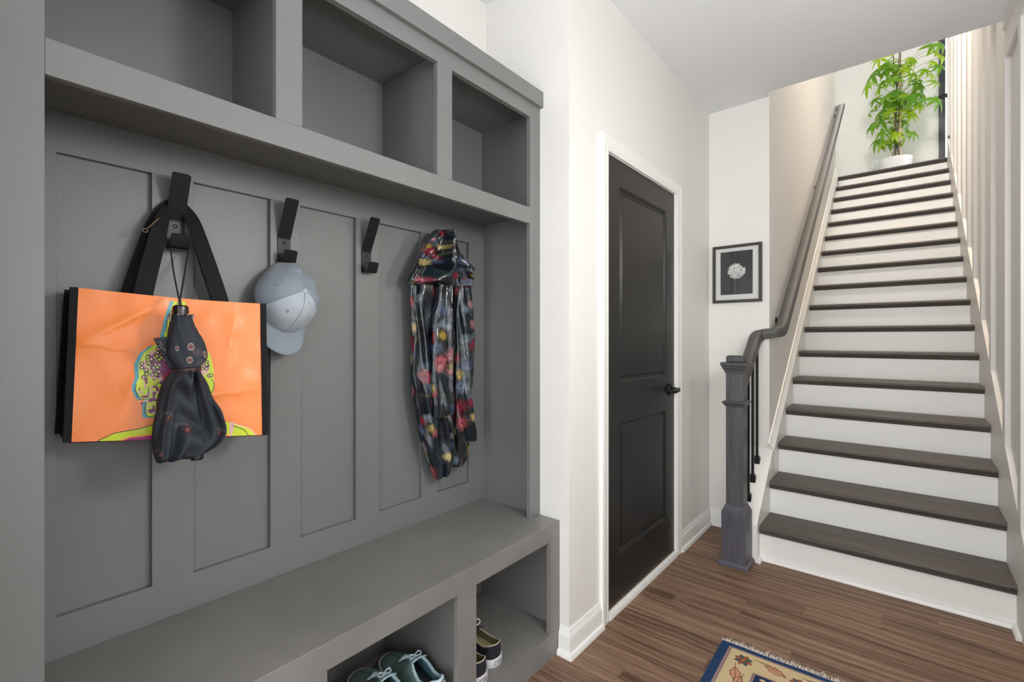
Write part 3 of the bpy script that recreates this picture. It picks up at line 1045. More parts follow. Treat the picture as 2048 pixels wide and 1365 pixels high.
def coat_print():
    W, H = 620, 900
    a = canvas(H, W, (0.004, 0.006, 0.010))
    n = vnoise(H, W, 40, 1)
    paint(a, np.clip((n - 0.55) * 4, 0, 1), (0.008, 0.017, 0.022), 0.8)
    r = random.Random(7)
    pal = [(0.17, 0.014, 0.026), (0.26, 0.055, 0.072), (0.24, 0.165, 0.024), (0.28, 0.22, 0.08), (0.075, 0.10, 0.145), (0.14, 0.010, 0.024),
           (0.28, 0.11, 0.125), (0.11, 0.14, 0.16), (0.20, 0.13, 0.03), (0.03, 0.045, 0.08)]
    for k in range(90):       # leaves
        x, y = r.uniform(0, W), r.uniform(0, H)
        paint(a, ell(a, x, y, r.uniform(14, 46), r.uniform(5, 14), r.uniform(0, 3.1), 6),
              r.choice([(0.014, 0.030, 0.024), (0.034, 0.038, 0.02), (0.02, 0.028, 0.042), (0.05, 0.06, 0.07)]), 0.8)
    for k in range(110):
        x, y, c = r.uniform(0, W), r.uniform(0, H), r.choice(pal)
        R = r.uniform(18, 50)
        np_ = r.choice([4, 5, 6])
        a0 = r.uniform(0, 6)
        for ring_, sc, extra in ((1.0, 0.42, 4), (0.82, 0.70, 3), (0.62, 1.0, 2), (0.38, 1.25, 0)):
            for q in range(np_ + extra):
                an = a0 + ring_ * 2 + q * 2 * math.pi / (np_ + extra) + r.uniform(-0.35, 0.35)
                px_, py_ = x + math.cos(an) * R * 0.55 * ring_, y + math.sin(an) * R * 0.46 * ring_
                sh = sc * r.uniform(0.5, 1.2)
                paint(a, ell(a, px_, py_, R * 0.36 * ring_ + 3, R * r.uniform(0.14, 0.26) * ring_ + 2, an + r.uniform(-0.8, 0.8), 6), [v * sh for v in c], 0.8)
        paint(a, ell(a, x, y, R * 0.14, R * 0.10, 0, 5), [v * 0.3 for v in c], 0.9)
    n2 = vnoise(H, W, 26, 12)
    a *= (0.62 + 0.60 * n2 + 0.50 * vnoise(H, W, 7, 15))[..., None]
    return a


def umbrella_print(seed, motifs):
    W, H = 700, 500
    a = canvas(H, W, (0.030, 0.035, 0.045))
    for cx, cy, R, kind in motifs:
        cx, cy = cx * W, cy * H
        if kind == 'p':
            for q in range(18):
                an = q * 2 * math.pi / 18
                rx, ry = R * 0.62, R
                x0, y0 = cx + math.cos(an) * rx * 0.62, cy + math.sin(an) * ry * 0.62
                x1, y1 = cx + math.cos(an) * rx, cy + math.sin(an) * ry
                paint(a, stroke(a, [(x0, y0), (x1, y1)], R * 0.10), (0.45, 0.36, 0.34))
            paint(a, ell(a, cx, cy, R * 0.30, R * 0.5), (0.14, 0.03, 0.03))
            paint(a, stroke(a, [(cx - R * 0.1, cy - R * 0.3), (cx + R * 0.1, cy), (cx - R * 0.05, cy + R * 0.3)], R * 0.08), (0.45, 0.2, 0.16))
        elif kind == 'r':
            for rr in (0.95, 0.62, 0.3):
                m_ = ringm(a, cx, cy, R * rr, R * 0.07)
                paint(a, m_, (0.16, 0.12, 0.10))
            paint(a, ell(a, cx, cy, R * 0.2, R * 0.2), (0.18, 0.06, 0.06))
        else:
            for q in range(9):
                an = math.pi + q * math.pi / 8
                for f in (0.7, 1.0):
                    paint(a, ell(a, cx + R * 0.4 + math.cos(an) * R * f, cy + math.sin(an) * R * f, R * 0.09, R * 0.05, an), (0.32, 0.25, 0.22))
            paint(a, ell(a, cx, cy + R * 0.35, R * 0.45, R * 0.55, 0.4, 6), (0.09, 0.015, 0.02))
            for q in range(3):
                paint(a, stroke(a, [(cx - R * 0.2, cy + R * (0.15 + q * 0.2)), (cx, cy + R * (0.05 + q * 0.2)), (cx + R * 0.22, cy + R * (0.18 + q * 0.2))], R * 0.07), (0.42, 0.24, 0.2))
    return a


def flower_print():
    W, H = 330, 410
    a = canvas(H, W, (0.014, 0.014, 0.014))
    r = random.Random(5)
    cx, cy = W * 0.50, H * 0.47
    pts = []
    for k in range(230):
        an, q = r.uniform(0, 2 * math.pi), math.sqrt(r.random())
        pts.append((q, cx + math.cos(an) * q * 86, cy + math.sin(an) * q * (72 if math.sin(an) < 0 else 64)))
    pts.sort(reverse=True)
    for q, x, y in pts:
        g = r.uniform(0.45, 0.9) * (1.0 - 0.35 * max(0, (y - cy) / 70))
        a0 = r.uniform(0, 6)
        for p in range(5):
            an = a0 + p * 1.2566
            paint_local(a, x + math.cos(an) * 5, y + math.sin(an) * 5, 5.0, 3.4, an, g)
        paint_local(a, x, y, 1.6, 1.6, 0, 0.2)
    return a


def paint_local(a, cx, cy, rx, ry, rot, g):
    R = int(max(rx, ry) + 3)
    x0, x1, y0, y1 = int(cx) - R, int(cx) + R, int(cy) - R, int(cy) + R
    if x0 < 0 or y0 < 0 or x1 >= a.shape[1] or y1 >= a.shape[0]:
        return
    sub = a[y0:y1, x0:x1]
    y, x = np.mgrid[y0:y1, x0:x1].astype(np.float32)
    dx, dy = x - cx, y - cy
    cr, sr = math.cos(rot), math.sin(rot)
    u, v = (dx * cr + dy * sr) / rx, (-dx * sr + dy * cr) / ry
    m = np.clip(0.5 - (np.sqrt(u * u + v * v) - 1) * min(rx, ry) / 1.5, 0, 1)[..., None]
    sub[:] = sub * (1 - m) + np.array((g, g, g * 0.98), np.float32) * m


RUG_W, RUG_L = 0.78, 2.1          # metres; image is 1 px = 1.5 mm, row 0 at the fringed far end


def rug_print():
    k = 1 / 0.0015
    W, H = int(RUG_W * k), int(0.80 * k)
    a = canvas(H, W, (0.025, 0.060, 0.135))
    n = vnoise(H, W, 5, 2)
    paint(a, n, (0.015, 0.038, 0.10), 0.5)
    CREAM, ROSE, SLATE, BROWN, RUST, BLU = (0.62, 0.48, 0.28), (0.50, 0.22, 0.16), (0.22, 0.19, 0.20), (0.13, 0.055, 0.022), (0.36, 0.115, 0.055), (0.055, 0.11, 0.14)
    mm = lambda v: v / 1.5
    def rect(x0, y0, x1, y1, c):
        a[int(mm(y0)):int(mm(y1)), int(mm(x0)):int(mm(x1))] = c
    Wm = RUG_W * 1000
    rect(30, 21, Wm - 30, 900, SLATE)
    rect(33, 23, Wm - 33, 900, ROSE)
    rect(36, 25, Wm - 36, 900, SLATE)
    rect(42, 29, Wm - 42, 900, CREAM)
    rect(136, 128, Wm - 136, 900, SLATE)
    rect(141, 131, Wm - 141, 900, ROSE)
    rect(144, 134, Wm - 144, 900, (0.018, 0.038, 0.095))

    def flower(x, y, R, rot=0.0):
        x, y, R = mm(x), mm(y), mm(R)
        for q in range(8):
            an = rot + q * math.pi / 4
            c = RUST if q % 2 == 0 else BLU
            px_, py_ = x + math.cos(an) * R * 0.62, y + math.sin(an) * R * 0.62
            paint(a, ell(a, px_, py_, R * 0.44, R * 0.27, an), BROWN)
            paint(a, ell(a, px_, py_, R * 0.36, R * 0.19, an), c)
        paint(a, ell(a, x, y, R * 0.3, R * 0.3), BROWN)
        paint(a, ell(a, x, y, R * 0.2, R * 0.2), (0.5, 0.26, 0.05))

    def leaf(x, y, an, L):
        x, y, L = mm(x), mm(y), mm(L)
        c_, s_ = math.cos(an), math.sin(an)
        pts, pts2 = [], []
        for i in range(9):
            t = i / 8
            wd = L * 0.22 * math.sin(math.pi * min(1, t * 1.05)) * (1.15 if i % 2 else 0.8)
            pts.append((x + c_ * L * t - s_ * wd, y + s_ * L * t + c_ * wd))
            pts2.append((x + c_ * L * t + s_ * wd, y + s_ * L * t - c_ * wd))
        pg = pts + pts2[::-1]
        paint(a, poly(a, pg), (0.60, 0.30, 0.19))
        paint(a, stroke(a, pg + [pg[0]], mm(3)), BROWN)
        paint(a, stroke(a, [(x - c_ * L * 0.3, y - s_ * L * 0.3), (x + c_ * L * 0.9, y + s_ * L * 0.9)], mm(2.6)), BROWN)
    flower(92, 78, 30, 0.3)
    for i in range(4):
        y = 165 + i * 150
        leaf(78, y - 30, 1.35, 80)
        leaf(108, y + 10, 1.8, 60)
        flower(90, y + 95, 26, 0.2)
    for i in range(4):
        x = 165 + i * 150
        leaf(x - 5, 58, 0.35, 78)
        paint(a, stroke(a, [(mm(x - 40), mm(52)), (mm(x), mm(48)), (mm(x + 40), mm(62))], mm(3)), BROWN)
        flower(x + 105, 92, 27, 0.1)
        paint(a, ell(a, mm(x + 105), mm(118), mm(22), mm(14)), (0.018, 0.038, 0.095))
    # inner blue field: medallions
    for i in range(3):
        for j in range(3):
            x, y = 215 + i * 175, 215 + j * 190
            paint(a, ell(a, mm(x), mm(y), mm(46), mm(56), 0.2), BROWN)
            paint(a, ell(a, mm(x), mm(y), mm(40), mm(50), 0.2), (0.58, 0.42, 0.25))
            flower(x, y, 34, 0.4)
    for i in range(9):
        x = 170 + i * 55
        paint(a, ell(a, mm(x), mm(152), mm(9), mm(7)), (0.55, 0.4, 0.25))
    g = 0.88 + 0.24 * np.random.RandomState(1).rand(H, W, 1).astype(np.float32)
    return a * g


# ================================================================== ORANGE TOTE BAG
M_BAG = painted('orange_printed_bag', bag_print(), 0.34, bump=0.16, bscale=45)
M_WEB = mat('black_webbing', (0.010, 0.010, 0.012), 0.8, spec=0.25, bump=0.5, bscale=(500, 500, 500))
M_GUS = mat('black_woven_plastic', (0.014, 0.014, 0.016), 0.55, bump=0.2, bscale=(300, 300, 300))
tb = thing('tote_bag', 'orange shopping tote with a lime and plum pop-art print hanging from the first hook', 'bag', (-1.33, 0.35, 0.96))
FTL, FTR = Vector((-1.345, 0.1674, 1.3126)), Vector((-1.285, 0.5234, 1.2953))
FBL, FBR = Vector((-1.335, 0.1553, 0.9880)), Vector((-1.270, 0.5225, 0.9545))
BTL, BTR = Vector((-1.402, 0.1638, 1.3107)), Vector((-1.395, 0.527, 1.2955))
BBL, BBR = Vector((-1.402, 0.1488, 0.9984)), Vector((-1.385, 0.529, 0.965))


def bag_front(u, v):
    p = FBL.lerp(FBR, u).lerp(FTL.lerp(FTR, u), v)
    e = (4 * u * (1 - u)) ** 0.5
    w_ = 0.008 * e * noise3(u * 3.1, v * 2.6, 1.7) + 0.0055 * e * noise3(u * 7 + 5, v * 6, 0.3) * (0.4 + 0.6 * v)
    # soft creases running from the strap
    for cu, cv, du, dv, amp in ((0.24, 0.80, 0.83, 0.55, 0.006), (0.12, 0.62, 0.9, -0.1, 0.004), (0.30, 0.45, 0.3, 0.95, 0.003), (0.8, 0.7, 0.15, 1, 0.004), (0.72, 0.3, 1, 0.1, 0.004)):
        x, y = u - cu, (v - cv) * 0.8
        along, across = x * du + y * dv, -x * dv + y * du
        w_ += amp * math.exp(-(along / 0.16) ** 2) * math.exp(-(across / 0.035) ** 2) * (1 if across > 0 else 0.4)
    p.x += w_ + 0.012 * math.sin(math.pi * u) * (1 - v) * 0.6
    p.z += -0.004 * math.sin(math.pi * u) * v
    return p


fp = grid_mesh('front_panel', bag_front, 72, 60, M_BAG, tb)
fp['label'] = 'orange panel with a lime, teal and plum head print'


def bag_side(a, b, c, d_, name, inward):
    def fn(u, v):
        p = a.lerp(b, u).lerp(c.lerp(d_, u), v)
        p.y += inward * 0.010 * math.sin(math.pi * u)
        return p
    return grid_mesh(name, fn, 8, 16, M_GUS, tb)


bag_side(FBL, BBL, FTL, BTL, 'gusset', 1)
bag_side(FBR, BBR, FTR, BTR, 'gusset', -1)
grid_mesh('back_panel', lambda u, v: BBL.lerp(BBR, u).lerp(BTL.lerp(BTR, u), v), 10, 10, M_BAG, tb)
grid_mesh('base_panel', lambda u, v: FBL.lerp(FBR, u).lerp(BBL.lerp(BBR, u), v) - Vector((0, 0, 0.002)), 10, 4,
          mat('plum_base_plastic', (0.25, 0.006, 0.12), 0.35), tb)
for q0, q1, sgn in ((0.0, 1.0, -1), (0.0, 1.0, 1)):
    u_ = 0.0 if sgn < 0 else 1.0
    pth = [bag_front(u_, k / 20) for k in range(21)]
    bm = rail3(bmesh.new(), pth, [(-0.004, -0.008), (0.005, -0.008), (0.005, 0.005), (-0.004, 0.005)], up=(0, 1, 0))
    mk('edge_binding', bm, M_WEB, tb)
pth = [BBL.lerp(BTL, k / 6) for k in range(7)]
mk('edge_binding', rail3(bmesh.new(), pth, [(-0.004, -0.006), (0.005, -0.006), (0.005, 0.006), (-0.004, 0.006)], up=(0, 1, 0)), M_WEB, tb)


def strap(name, pts, wd, th=0.0022, n=(1, 0, 0)):
    P = smooth_path(pts, 3)
    return sweep(bmesh.new(), P, [(-wd / 2, -th / 2), (wd / 2, -th / 2), (wd / 2, th / 2), (-wd / 2, th / 2)], n)


def ribbon(pts, wd, th=0.0022):
    """webbing lying in the plane it is pulled into, its face towards the room"""
    P = smooth_path(pts, 3)
    bm = bmesh.new()
    rings = []
    for i, p in enumerate(P):
        t = (P[min(i + 1, len(P) - 1)] - P[max(i - 1, 0)]).normalized()
        f = i / (len(P) - 1)
        n = Vector((1, 0, 0))
        n = (n - t * n.dot(t)).normalized()
        s = n.cross(t)
        tw = 0.25 * math.exp(-((f - 0.5) / 0.13) ** 2)
        ww = wd * (1 - 0.62 * math.exp(-((f - 0.5) / 0.15) ** 2))
        s2, n2 = s * math.cos(tw) + n * math.sin(tw), n * math.cos(tw) - s * math.sin(tw)
        rings.append([bm.verts.new(p + s2 * a + n2 * b) for a, b in ((-ww / 2, -th / 2), (ww / 2, -th / 2), (ww / 2, th / 2), (-ww / 2, th / 2))])
    for r0, r1 in zip(rings, rings[1:]):
        for j in range(4):
            bm.faces.new((r0[j], r0[(j + 1) % 4], r1[(j + 1) % 4], r1[j]))
    bm.faces.new(rings[0])
    bm.faces.new(rings[-1][::-1])
    return bm


mk('strap', ribbon([(-1.338, 0.2800, 1.285), (-1.343, 0.2850, 1.320), (-1.360, 0.3090, 1.420), (-1.384, 0.3270, 1.492), (-1.4020, 0.3430, 1.527),
                    (-1.4050, 0.3625, 1.540), (-1.4020, 0.3820, 1.527), (-1.384, 0.3980, 1.492), (-1.350, 0.4130, 1.405), (-1.322, 0.4330, 1.310),
                    (-1.315, 0.437, 1.280)], 0.036), M_WEB, tb, smooth=40)
mk('strap', ribbon([(-1.398, 0.266, 1.285), (-1.398, 0.272, 1.320), (-1.398, 0.300, 1.425), (-1.404, 0.322, 1.500), (-1.4085, 0.3430, 1.540),
                    (-1.4095, 0.3625, 1.552), (-1.4085, 0.3820, 1.540), (-1.402, 0.404, 1.500), (-1.394, 0.426, 1.400), (-1.390, 0.452, 1.310),
                    (-1.390, 0.456, 1.280)], 0.036), M_WEB, tb, smooth=40)
M_TAN = mat('tan_cord', (0.19, 0.12, 0.06), 0.8)
bm = tube(bmesh.new(), smooth_path([(-1.366, 0.318, 1.492), (-1.366, 0.307, 1.478), (-1.364, 0.298, 1.466), (-1.362, 0.294, 1.462)], 2), 0.0014, 6)
pth = [(-1.362, 0.2905 + 0.0045 * math.cos(a), 1.4575 + 0.0045 * math.sin(a)) for a in [0.9 + k * 6.0 / 14 for k in range(15)]]
tube(bm, pth, 0.0014, 6)
mk('tag_cord', bm, M_TAN, tb, smooth=60)

# ================================================================== cloth bodies
def rowfn(rows):
    R = sorted(rows, key=lambda r: -r[2])
    zs = np.array([r[2] for r in R])[::-1]
    ls = np.array([r[0] for r in R])[::-1]
    rs = np.array([r[1] for r in R])[::-1]
    return lambda z: (float(np.interp(z, zs, ls)), float(np.interp(z, zs, rs))), R[0][2], R[-1][2]


def cloth(name, rows, xc, dep, m, parent, nu=72, nv=70, folds=7, famp=0.10, twist=0.0, seed=0.0, uv=(0, 1, 0, 1), end=0.5, xfn=None,
          rough=0.006, solid=0.0):
    f, z1, z0 = rowfn(rows)

    def fn(u, v):
        z = z0 + (z1 - z0) * v
        h = 0.012
        (l0, r0), (l1, r1), (l2, r2) = f(z), f(min(z1, z + h)), f(max(z0, z - h))
        l, r = (l0 * 2 + l1 + l2) / 4, (r0 * 2 + r1 + r2) / 4
        a = 2 * math.pi * u
        c, s = math.cos(a), math.sin(a)
        hw = (r - l) / 2
        ed = 1.0
        if v < 0.04:
            ed = end + (1 - end) * v / 0.04
        elif v > 0.96:
            ed = end + (1 - end) * (1 - v) / 0.04
        ph = a * folds + twist * (z - z0) + 3.2 * noise3(z * 5 + 1.5 * c, seed, 0.5 + s)
        k = famp * math.sin(ph) * (0.45 + 0.55 * abs(s)) + famp * 0.5 * math.sin(2.1 * ph + 1.0 + seed)
        y = (l + r) / 2 + hw * c * (1 + k * 0.15)
        dd = dep * ed
        x = xc + (xfn(z) if xfn else 0) + dd * (abs(s) ** 0.75) * (1 if s > 0 else -0.55) * (1 + 2.2 * k)
        q = rough * noise3(y * 22 + seed, z * 14, a) + rough * 0.6 * noise3(y * 50, z * 34 + seed, 2.0)
        x += q * (1 if s > -0.2 else 0.2)
        return Vector((x, y, z + 0.004 * noise3(y * 30, seed, z * 5)))
    o = grid_mesh(name, fn, nu, nv, m, parent, close_u=True)
    u0, u1, v0, v1 = uv
    d_ = o.data.uv_layers[0].data
    buf = np.zeros(len(d_) * 2, np.float32)
    d_.foreach_get('uv', buf)
    buf[0::2] = u0 + (u1 - u0) * buf[0::2]
    buf[1::2] = v0 + (v1 - v0) * buf[1::2]
    d_.foreach_set('uv', buf)
    return o


# ---- folding umbrella
M_UMBT = painted('navy_umbrella_cloth', umbrella_print(1, [(0.245, 0.58, 36, 'p'), (0.19, 0.68, 34, 'r'), (0.115, 0.72, 30, 'p'), (0.27, 0.82, 32, 'p'), (0.15, 0.86, 28, 'r'), (0.36, 0.60, 22, 'p')]), 0.72, bump=0.05, spec=0.3, bscale=300)
M_UMBL = painted('navy_umbrella_skirt', umbrella_print(2, [(0.375, 0.50, 26, 'f'), (0.285, 0.64, 26, 'f'), (0.115, 0.74, 27, 'f'), (0.42, 0.88, 22, 'f'), (0.24, 0.12, 12, 'f')]), 0.72, bump=0.05, spec=0.3, bscale=300)
um = thing('folding_umbrella', 'dark navy folding umbrella with paisley motifs hanging in front of the orange tote', 'umbrella', (-1.24, 0.335, 0.93))
UMB_TOP = [(0.313, 0.345, 1.258), (0.309, 0.351, 1.241), (0.306, 0.357, 1.226), (0.305, 0.358, 1.218), (0.304, 0.370, 1.208), (0.303, 0.371, 1.200), (0.302, 0.377, 1.188), (0.302, 0.378, 1.173), (0.303, 0.384, 1.160), (0.310, 0.380, 1.152), (0.318, 0.362, 1.143), (0.320, 0.361, 1.132)]
UMB_LOW = [(0.319, 0.362, 1.136), (0.307, 0.370, 1.123), (0.298, 0.378, 1.106), (0.290, 0.390, 1.077), (0.284, 0.401, 1.049), (0.280, 0.413, 1.020), (0.277, 0.421, 0.997), (0.277, 0.421, 0.980), (0.278, 0.414, 0.964), (0.280, 0.400, 0.952), (0.283, 0.376, 0.942), (0.288, 0.350, 0.935)]
cn = cloth('canopy', UMB_TOP, -1.242, 0.030, M_UMBT, um, folds=3, famp=0.035, twist=10, seed=3, rough=0.0015, nu=72, nv=48)
cloth('canopy_skirt', UMB_LOW, -1.248, 0.040, M_UMBL, um, folds=5, famp=0.17, twist=24, seed=8, rough=0.002, nu=120, nv=80)
# the loose flap of cloth at the left of the folded canopy
fl = grid_mesh('canopy_flap', lambda u, v: Vector((-1.246 + 0.010 * u * (1 - v), 0.2800 + (0.026 + 0.022 * v) * u + 0.030 * v, 1.2045 + 0.004 * u - 0.068 * v + 0.006 * u * v)),
               8, 12, M_UMBT, um, solid=0.002)
M_UHAN = mat('dark_red_black_handle', (0.016, 0.008, 0.008), 0.30, coat=0.15)
bm = lathe(bmesh.new(), [(0.0130, 1.248), (0.0155, 1.250), (0.0158, 1.268), (0.0150, 1.2755), (0.0110, 1.2785)], (-1.242, 0.3287, 0), 24)
mk('handle', bm, M_UHAN, um, smooth=40)
M_TIP = mat('rib_tip_steel', (0.25, 0.24, 0.23), 0.3, 0.8)
for k in range(8):
    a = 2 * math.pi * (k + 0.4) / 8
    px_, py_ = -1.242 + 0.0205 * math.cos(a), 0.3295 + 0.0225 * math.sin(a)
    bm = tube(bmesh.new(), [(px_, py_, 1.244), (px_, py_, 1.2545)], 0.0012, 6)
    lathe(bm, [(0.0010, 0), (0.0026, 0.001), (0.0026, 0.004), (0.0010, 0.005)], (px_, py_, 1.2545), 8)
    mk('rib_tip', bm, M_TIP, um, smooth=60)
pth = [(-1.243 + 0.0295 * math.cos(a), 0.3405 + 0.0270 * math.sin(a), 1.1335 + 0.003 * math.sin(a)) for a in [k * 2 * math.pi / 32 for k in range(33)]]
mk('wrap_band', rail3(bmesh.new(), pth, [(-0.0012, -0.005), (0.0012, -0.005), (0.0012, 0.005), (-0.0012, 0.005)]), mat('brown_band', (0.055, 0.022, 0.018), 0.5), um, smooth=60)
bm = lathe(bmesh.new(), [(0.0090, 0.012), (0.0125, 0.006), (0.0128, -0.001), (0.0120, -0.003)], (-1.226, 0.3560, 0.9335), 20)
mk('end_cap', bm, mat('black_gloss_cap', (0.012, 0.012, 0.014), 0.2), um, smooth=40)
M_CORD = mat('black_cord', (0.02, 0.02, 0.021), 0.7)
bm = tube(bmesh.new(), smooth_path([(-1.3800, 0.3445, 1.4255), (-1.3765, 0.3440, 1.4215), (-1.33, 0.3380, 1.360), (-1.245, 0.3265, 1.2935)], 2), 0.0019, 8)
tube(bm, smooth_path([(-1.3800, 0.3800, 1.4255), (-1.3765, 0.3800, 1.4215), (-1.33, 0.360, 1.360), (-1.245, 0.3290, 1.2935)], 2), 0.0019, 8)
tube(bm, [(-1.3800, 0.3445, 1.4252), (-1.3800, 0.3620, 1.4240), (-1.3800, 0.3800, 1.4252)], 0.0019, 8)
tube(bm, [(-1.245, 0.3278, 1.295), (-1.243, 0.3285, 1.277)], 0.0028, 8)
mk('wrist_cord', bm, M_CORD, um, smooth=60)

# ================================================================== BASEBALL CAP
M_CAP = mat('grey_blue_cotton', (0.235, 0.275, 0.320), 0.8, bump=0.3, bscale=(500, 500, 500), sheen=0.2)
M_CAPLIT = mat('lit_blue_cotton', (0.400, 0.445, 0.495), 0.8, bump=0.3, bscale=(500, 500, 500), sheen=0.2)  # same cotton, lighter: light on the front panels put into the colour
M_CAPD = mat('cap_inside', (0.03, 0.032, 0.035), 0.9)
cp = thing('baseball_cap', 'pale grey-blue baseball cap hanging brim down from the second hook', 'cap', (-1.36, 0.62, 1.30))
C0 = Vector((-1.392, 0.622, 1.320))
EU = Vector((0.93, 0.20, 0.22)).normalized()               # dome axis towards the room
EF = Vector((0.12, -0.20, -1.0))
EF = (EF - EU * EF.dot(EU)).normalized()                   # front of the cap points down
ES = EU.cross(EF).normalized()


def cap_pt(a, t, grow=0.0):
    """a: angle round the band from the front, t: 0 band .. 1 button"""
    th = t * math.pi / 2
    rf = 0.100 if math.cos(a) > 0 else 0.120
    r = math.cos(th) ** 0.72
    nar = 1 - 0.42 * max(0.0, -math.cos(a)) ** 1.2 * (1 - t)
    p = C0 + (EF * math.cos(a) * rf + ES * math.sin(a) * 0.088 * nar) * r + EU * (0.098 + grow) * math.sin(th)
    # rear half is unstructured: it slumps
    bk = max(0.0, -math.cos(a))
    d_ = 0.030 * bk * math.sin(math.pi * t) * (0.6 + noise3(a * 1.2, t * 3, 4.1))
    p -= EU * d_
    p += (EU * 0.004) * noise3(a * 2.0, t * 4, 9.0)
    return p


def cap_cut(a):
    """the strap opening at the rear is cut out of the band"""
    b = abs(math.atan2(math.sin(a - math.pi), math.cos(a - math.pi)))
    return 0.0 if b > 0.5 else 0.42 * math.sqrt(max(0, 1 - (b / 0.5) ** 2))


def panel_mesh(a0, a1, m):
    def fn(u, v):
        a = a0 + (a1 - a0) * u
        c = cap_cut(a)
        return cap_pt(a, c + (1 - c) * min(v, 0.995))
    return grid_mesh('crown_panel', fn, 16, 22, m, cp, m2=M_CAPD if False else None, solid=0.0022)


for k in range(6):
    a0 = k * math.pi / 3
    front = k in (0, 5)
    panel_mesh(a0, a0 + math.pi / 3, M_CAPLIT if front else M_CAP)
    bm = tube(bmesh.new(), [cap_pt(a0, (cap_cut(a0) + (1 - cap_cut(a0)) * j / 20) if True else 0, 0.0008) for j in range(20)], 0.0016, 6)
    mk('seam', bm, M_CAP, cp, smooth=60)
    ea = a0 + math.pi / 6
    p = cap_pt(ea, 0.52)
    nrm = (p - (C0 - EU * 0.02)).normalized()
    q = nrm.to_track_quat('Z', 'Y')
    bm = bmesh.new()
    ring = []
    for j in range(12):
        an = 2 * math.pi * j / 12
        ring.append(p + nrm * 0.0022 + q @ Vector((math.cos(an) * 0.003, math.sin(an) * 0.003, 0)))
    tube(bm, ring + [ring[0]], 0.0011, 6)
    hole = [bm.verts.new(p + nrm * 0.0018 + q @ Vector((math.cos(2 * math.pi * j / 10) * 0.0026, math.sin(2 * math.pi * j / 10) * 0.0026, 0))) for j in range(10)]
    bm.faces.new(hole)
    eo = mk('eyelet', bm, M_CAP, cp, smooth=60)
apex = cap_pt(0, 0.995)
bm = bmesh.new()
bmesh.ops.create_uvsphere(bm, u_segments=16, v_segments=8, radius=0.0085)
bmesh.ops.scale(bm, vec=(1, 1, 0.5), verts=bm.verts[:])
bmesh.ops.transform(bm, matrix=Matrix.Translation(apex + EU * 0.001) @ EU.to_track_quat('Z', 'Y').to_matrix().to_4x4(), verts=bm.verts[:])
mk('button', bm, M_CAPLIT, cp, smooth=180)


def brim_pt(u, v):
    a = (u - 0.5) * 2 * 1.18
    base = cap_pt(a, 0.02)
    ln = 0.072 * max(0.0, math.cos(a * 0.92)) ** 0.5
    p = base + (EF * 1.0 + ES * math.sin(a) * 0.10) * ln * v
    p += -EU * (0.030 * v * (abs(a) / 1.18) ** 2 + 0.004 * v)
    p += EU * 0.012 * v
    return p


grid_mesh('brim', brim_pt, 30, 12, M_CAP, cp, solid=0.0035)
pb = [cap_pt(math.pi + b, 0.06) for b in [-0.62 + 1.24 * k / 12 for k in range(13)]]
mk('back_strap', rail3(bmesh.new(), pb, [(-0.0012, -0.009), (0.0012, -0.009), (0.0012, 0.009), (-0.0012, 0.009)], up=tuple(EU)), M_CAP, cp, smooth=60)
p = cap_pt(math.pi + 0.45, 0.06)
bm = bmesh.new()
bmesh.ops.create_cube(bm, size=1)
bmesh.ops.scale(bm, vec=(0.004, 0.016, 0.02), verts=bm.verts[:])
bmesh.ops.translate(bm, vec=p + Vector((0.004, 0, 0)), verts=bm.verts[:])
mk('strap_buckle', bm, M_BLACK, cp, bevel=0.0015)

# ================================================================== FLORAL RAINCOAT
M_COAT = painted('glossy_floral_vinyl', coat_print(), 0.24, coat=0.6, bump=0.08, spec=0.3, bscale=20)
rc = thing('raincoat', 'glossy dark raincoat with red and yellow flowers hanging hood up in the locker corner', 'coat', (-1.37, 1.2, 0.67))
HOOD = [(1.176, 1.214, 1.617), (1.145, 1.252, 1.592), (1.122, 1.278, 1.562), (1.100, 1.308, 1.524), (1.084, 1.338, 1.498), (1.070, 1.348, 1.468), (1.055, 1.347, 1.438), (1.048, 1.344, 1.417), (1.055, 1.339, 1.401)]
BODY_A = [(1.069, 1.262, 1.455), (1.069, 1.262, 1.351), (1.076, 1.262, 1.213), (1.074, 1.262, 1.068), (1.085, 1.262, 0.956), (1.108, 1.268, 0.859), (1.127, 1.27, 0.798), (1.153, 1.265, 0.729), (1.168, 1.257, 0.69), (1.178, 1.241, 0.67)]
BODY_B = [(1.254, 1.373, 1.473), (1.254, 1.394, 1.2), (1.26, 1.379, 0.957), (1.268, 1.368, 0.783), (1.276, 1.362, 0.712), (1.284, 1.328, 0.688)]
SL_A = [(1.162, 1.232, 1.455), (1.142, 1.229, 1.256), (1.137, 1.232, 1.068), (1.144, 1.237, 0.910)]
SL_B = [(1.267, 1.339, 1.468), (1.267, 1.353, 1.339), (1.27, 1.37, 1.214), (1.272, 1.362, 1.098), (1.27, 1.35, 0.982), (1.272, 1.37, 0.863), (1.286, 1.382, 0.789)]
cloth('coat_body', BODY_A, -1.372, 0.026, M_COAT, rc, folds=6, famp=0.22, twist=2, seed=1, uv=(0, 0.9, 0.0, 0.9), rough=0.003, nu=110, nv=90, end=0.8)
cloth('coat_panel', BODY_B, -1.385, 0.020, M_COAT, rc, folds=5, famp=0.20, twist=-2, seed=5, uv=(0.45, 1.0, 0.05, 0.95), rough=0.003, nu=80, nv=80, end=0.8)
cloth('sleeve', SL_A, -1.338, 0.022, M_COAT, rc, folds=2, famp=0.22, twist=3, seed=9, uv=(0.1, 0.5, 0.1, 0.75), rough=0.003, nu=60, nv=70, end=0.75)
cloth('sleeve', SL_B, -1.352, 0.024, M_COAT, rc, folds=2, famp=0.22, twist=-3, seed=14, uv=(0.55, 1.0, 0.1, 0.9), rough=0.003, nu=60, nv=70, end=0.75)
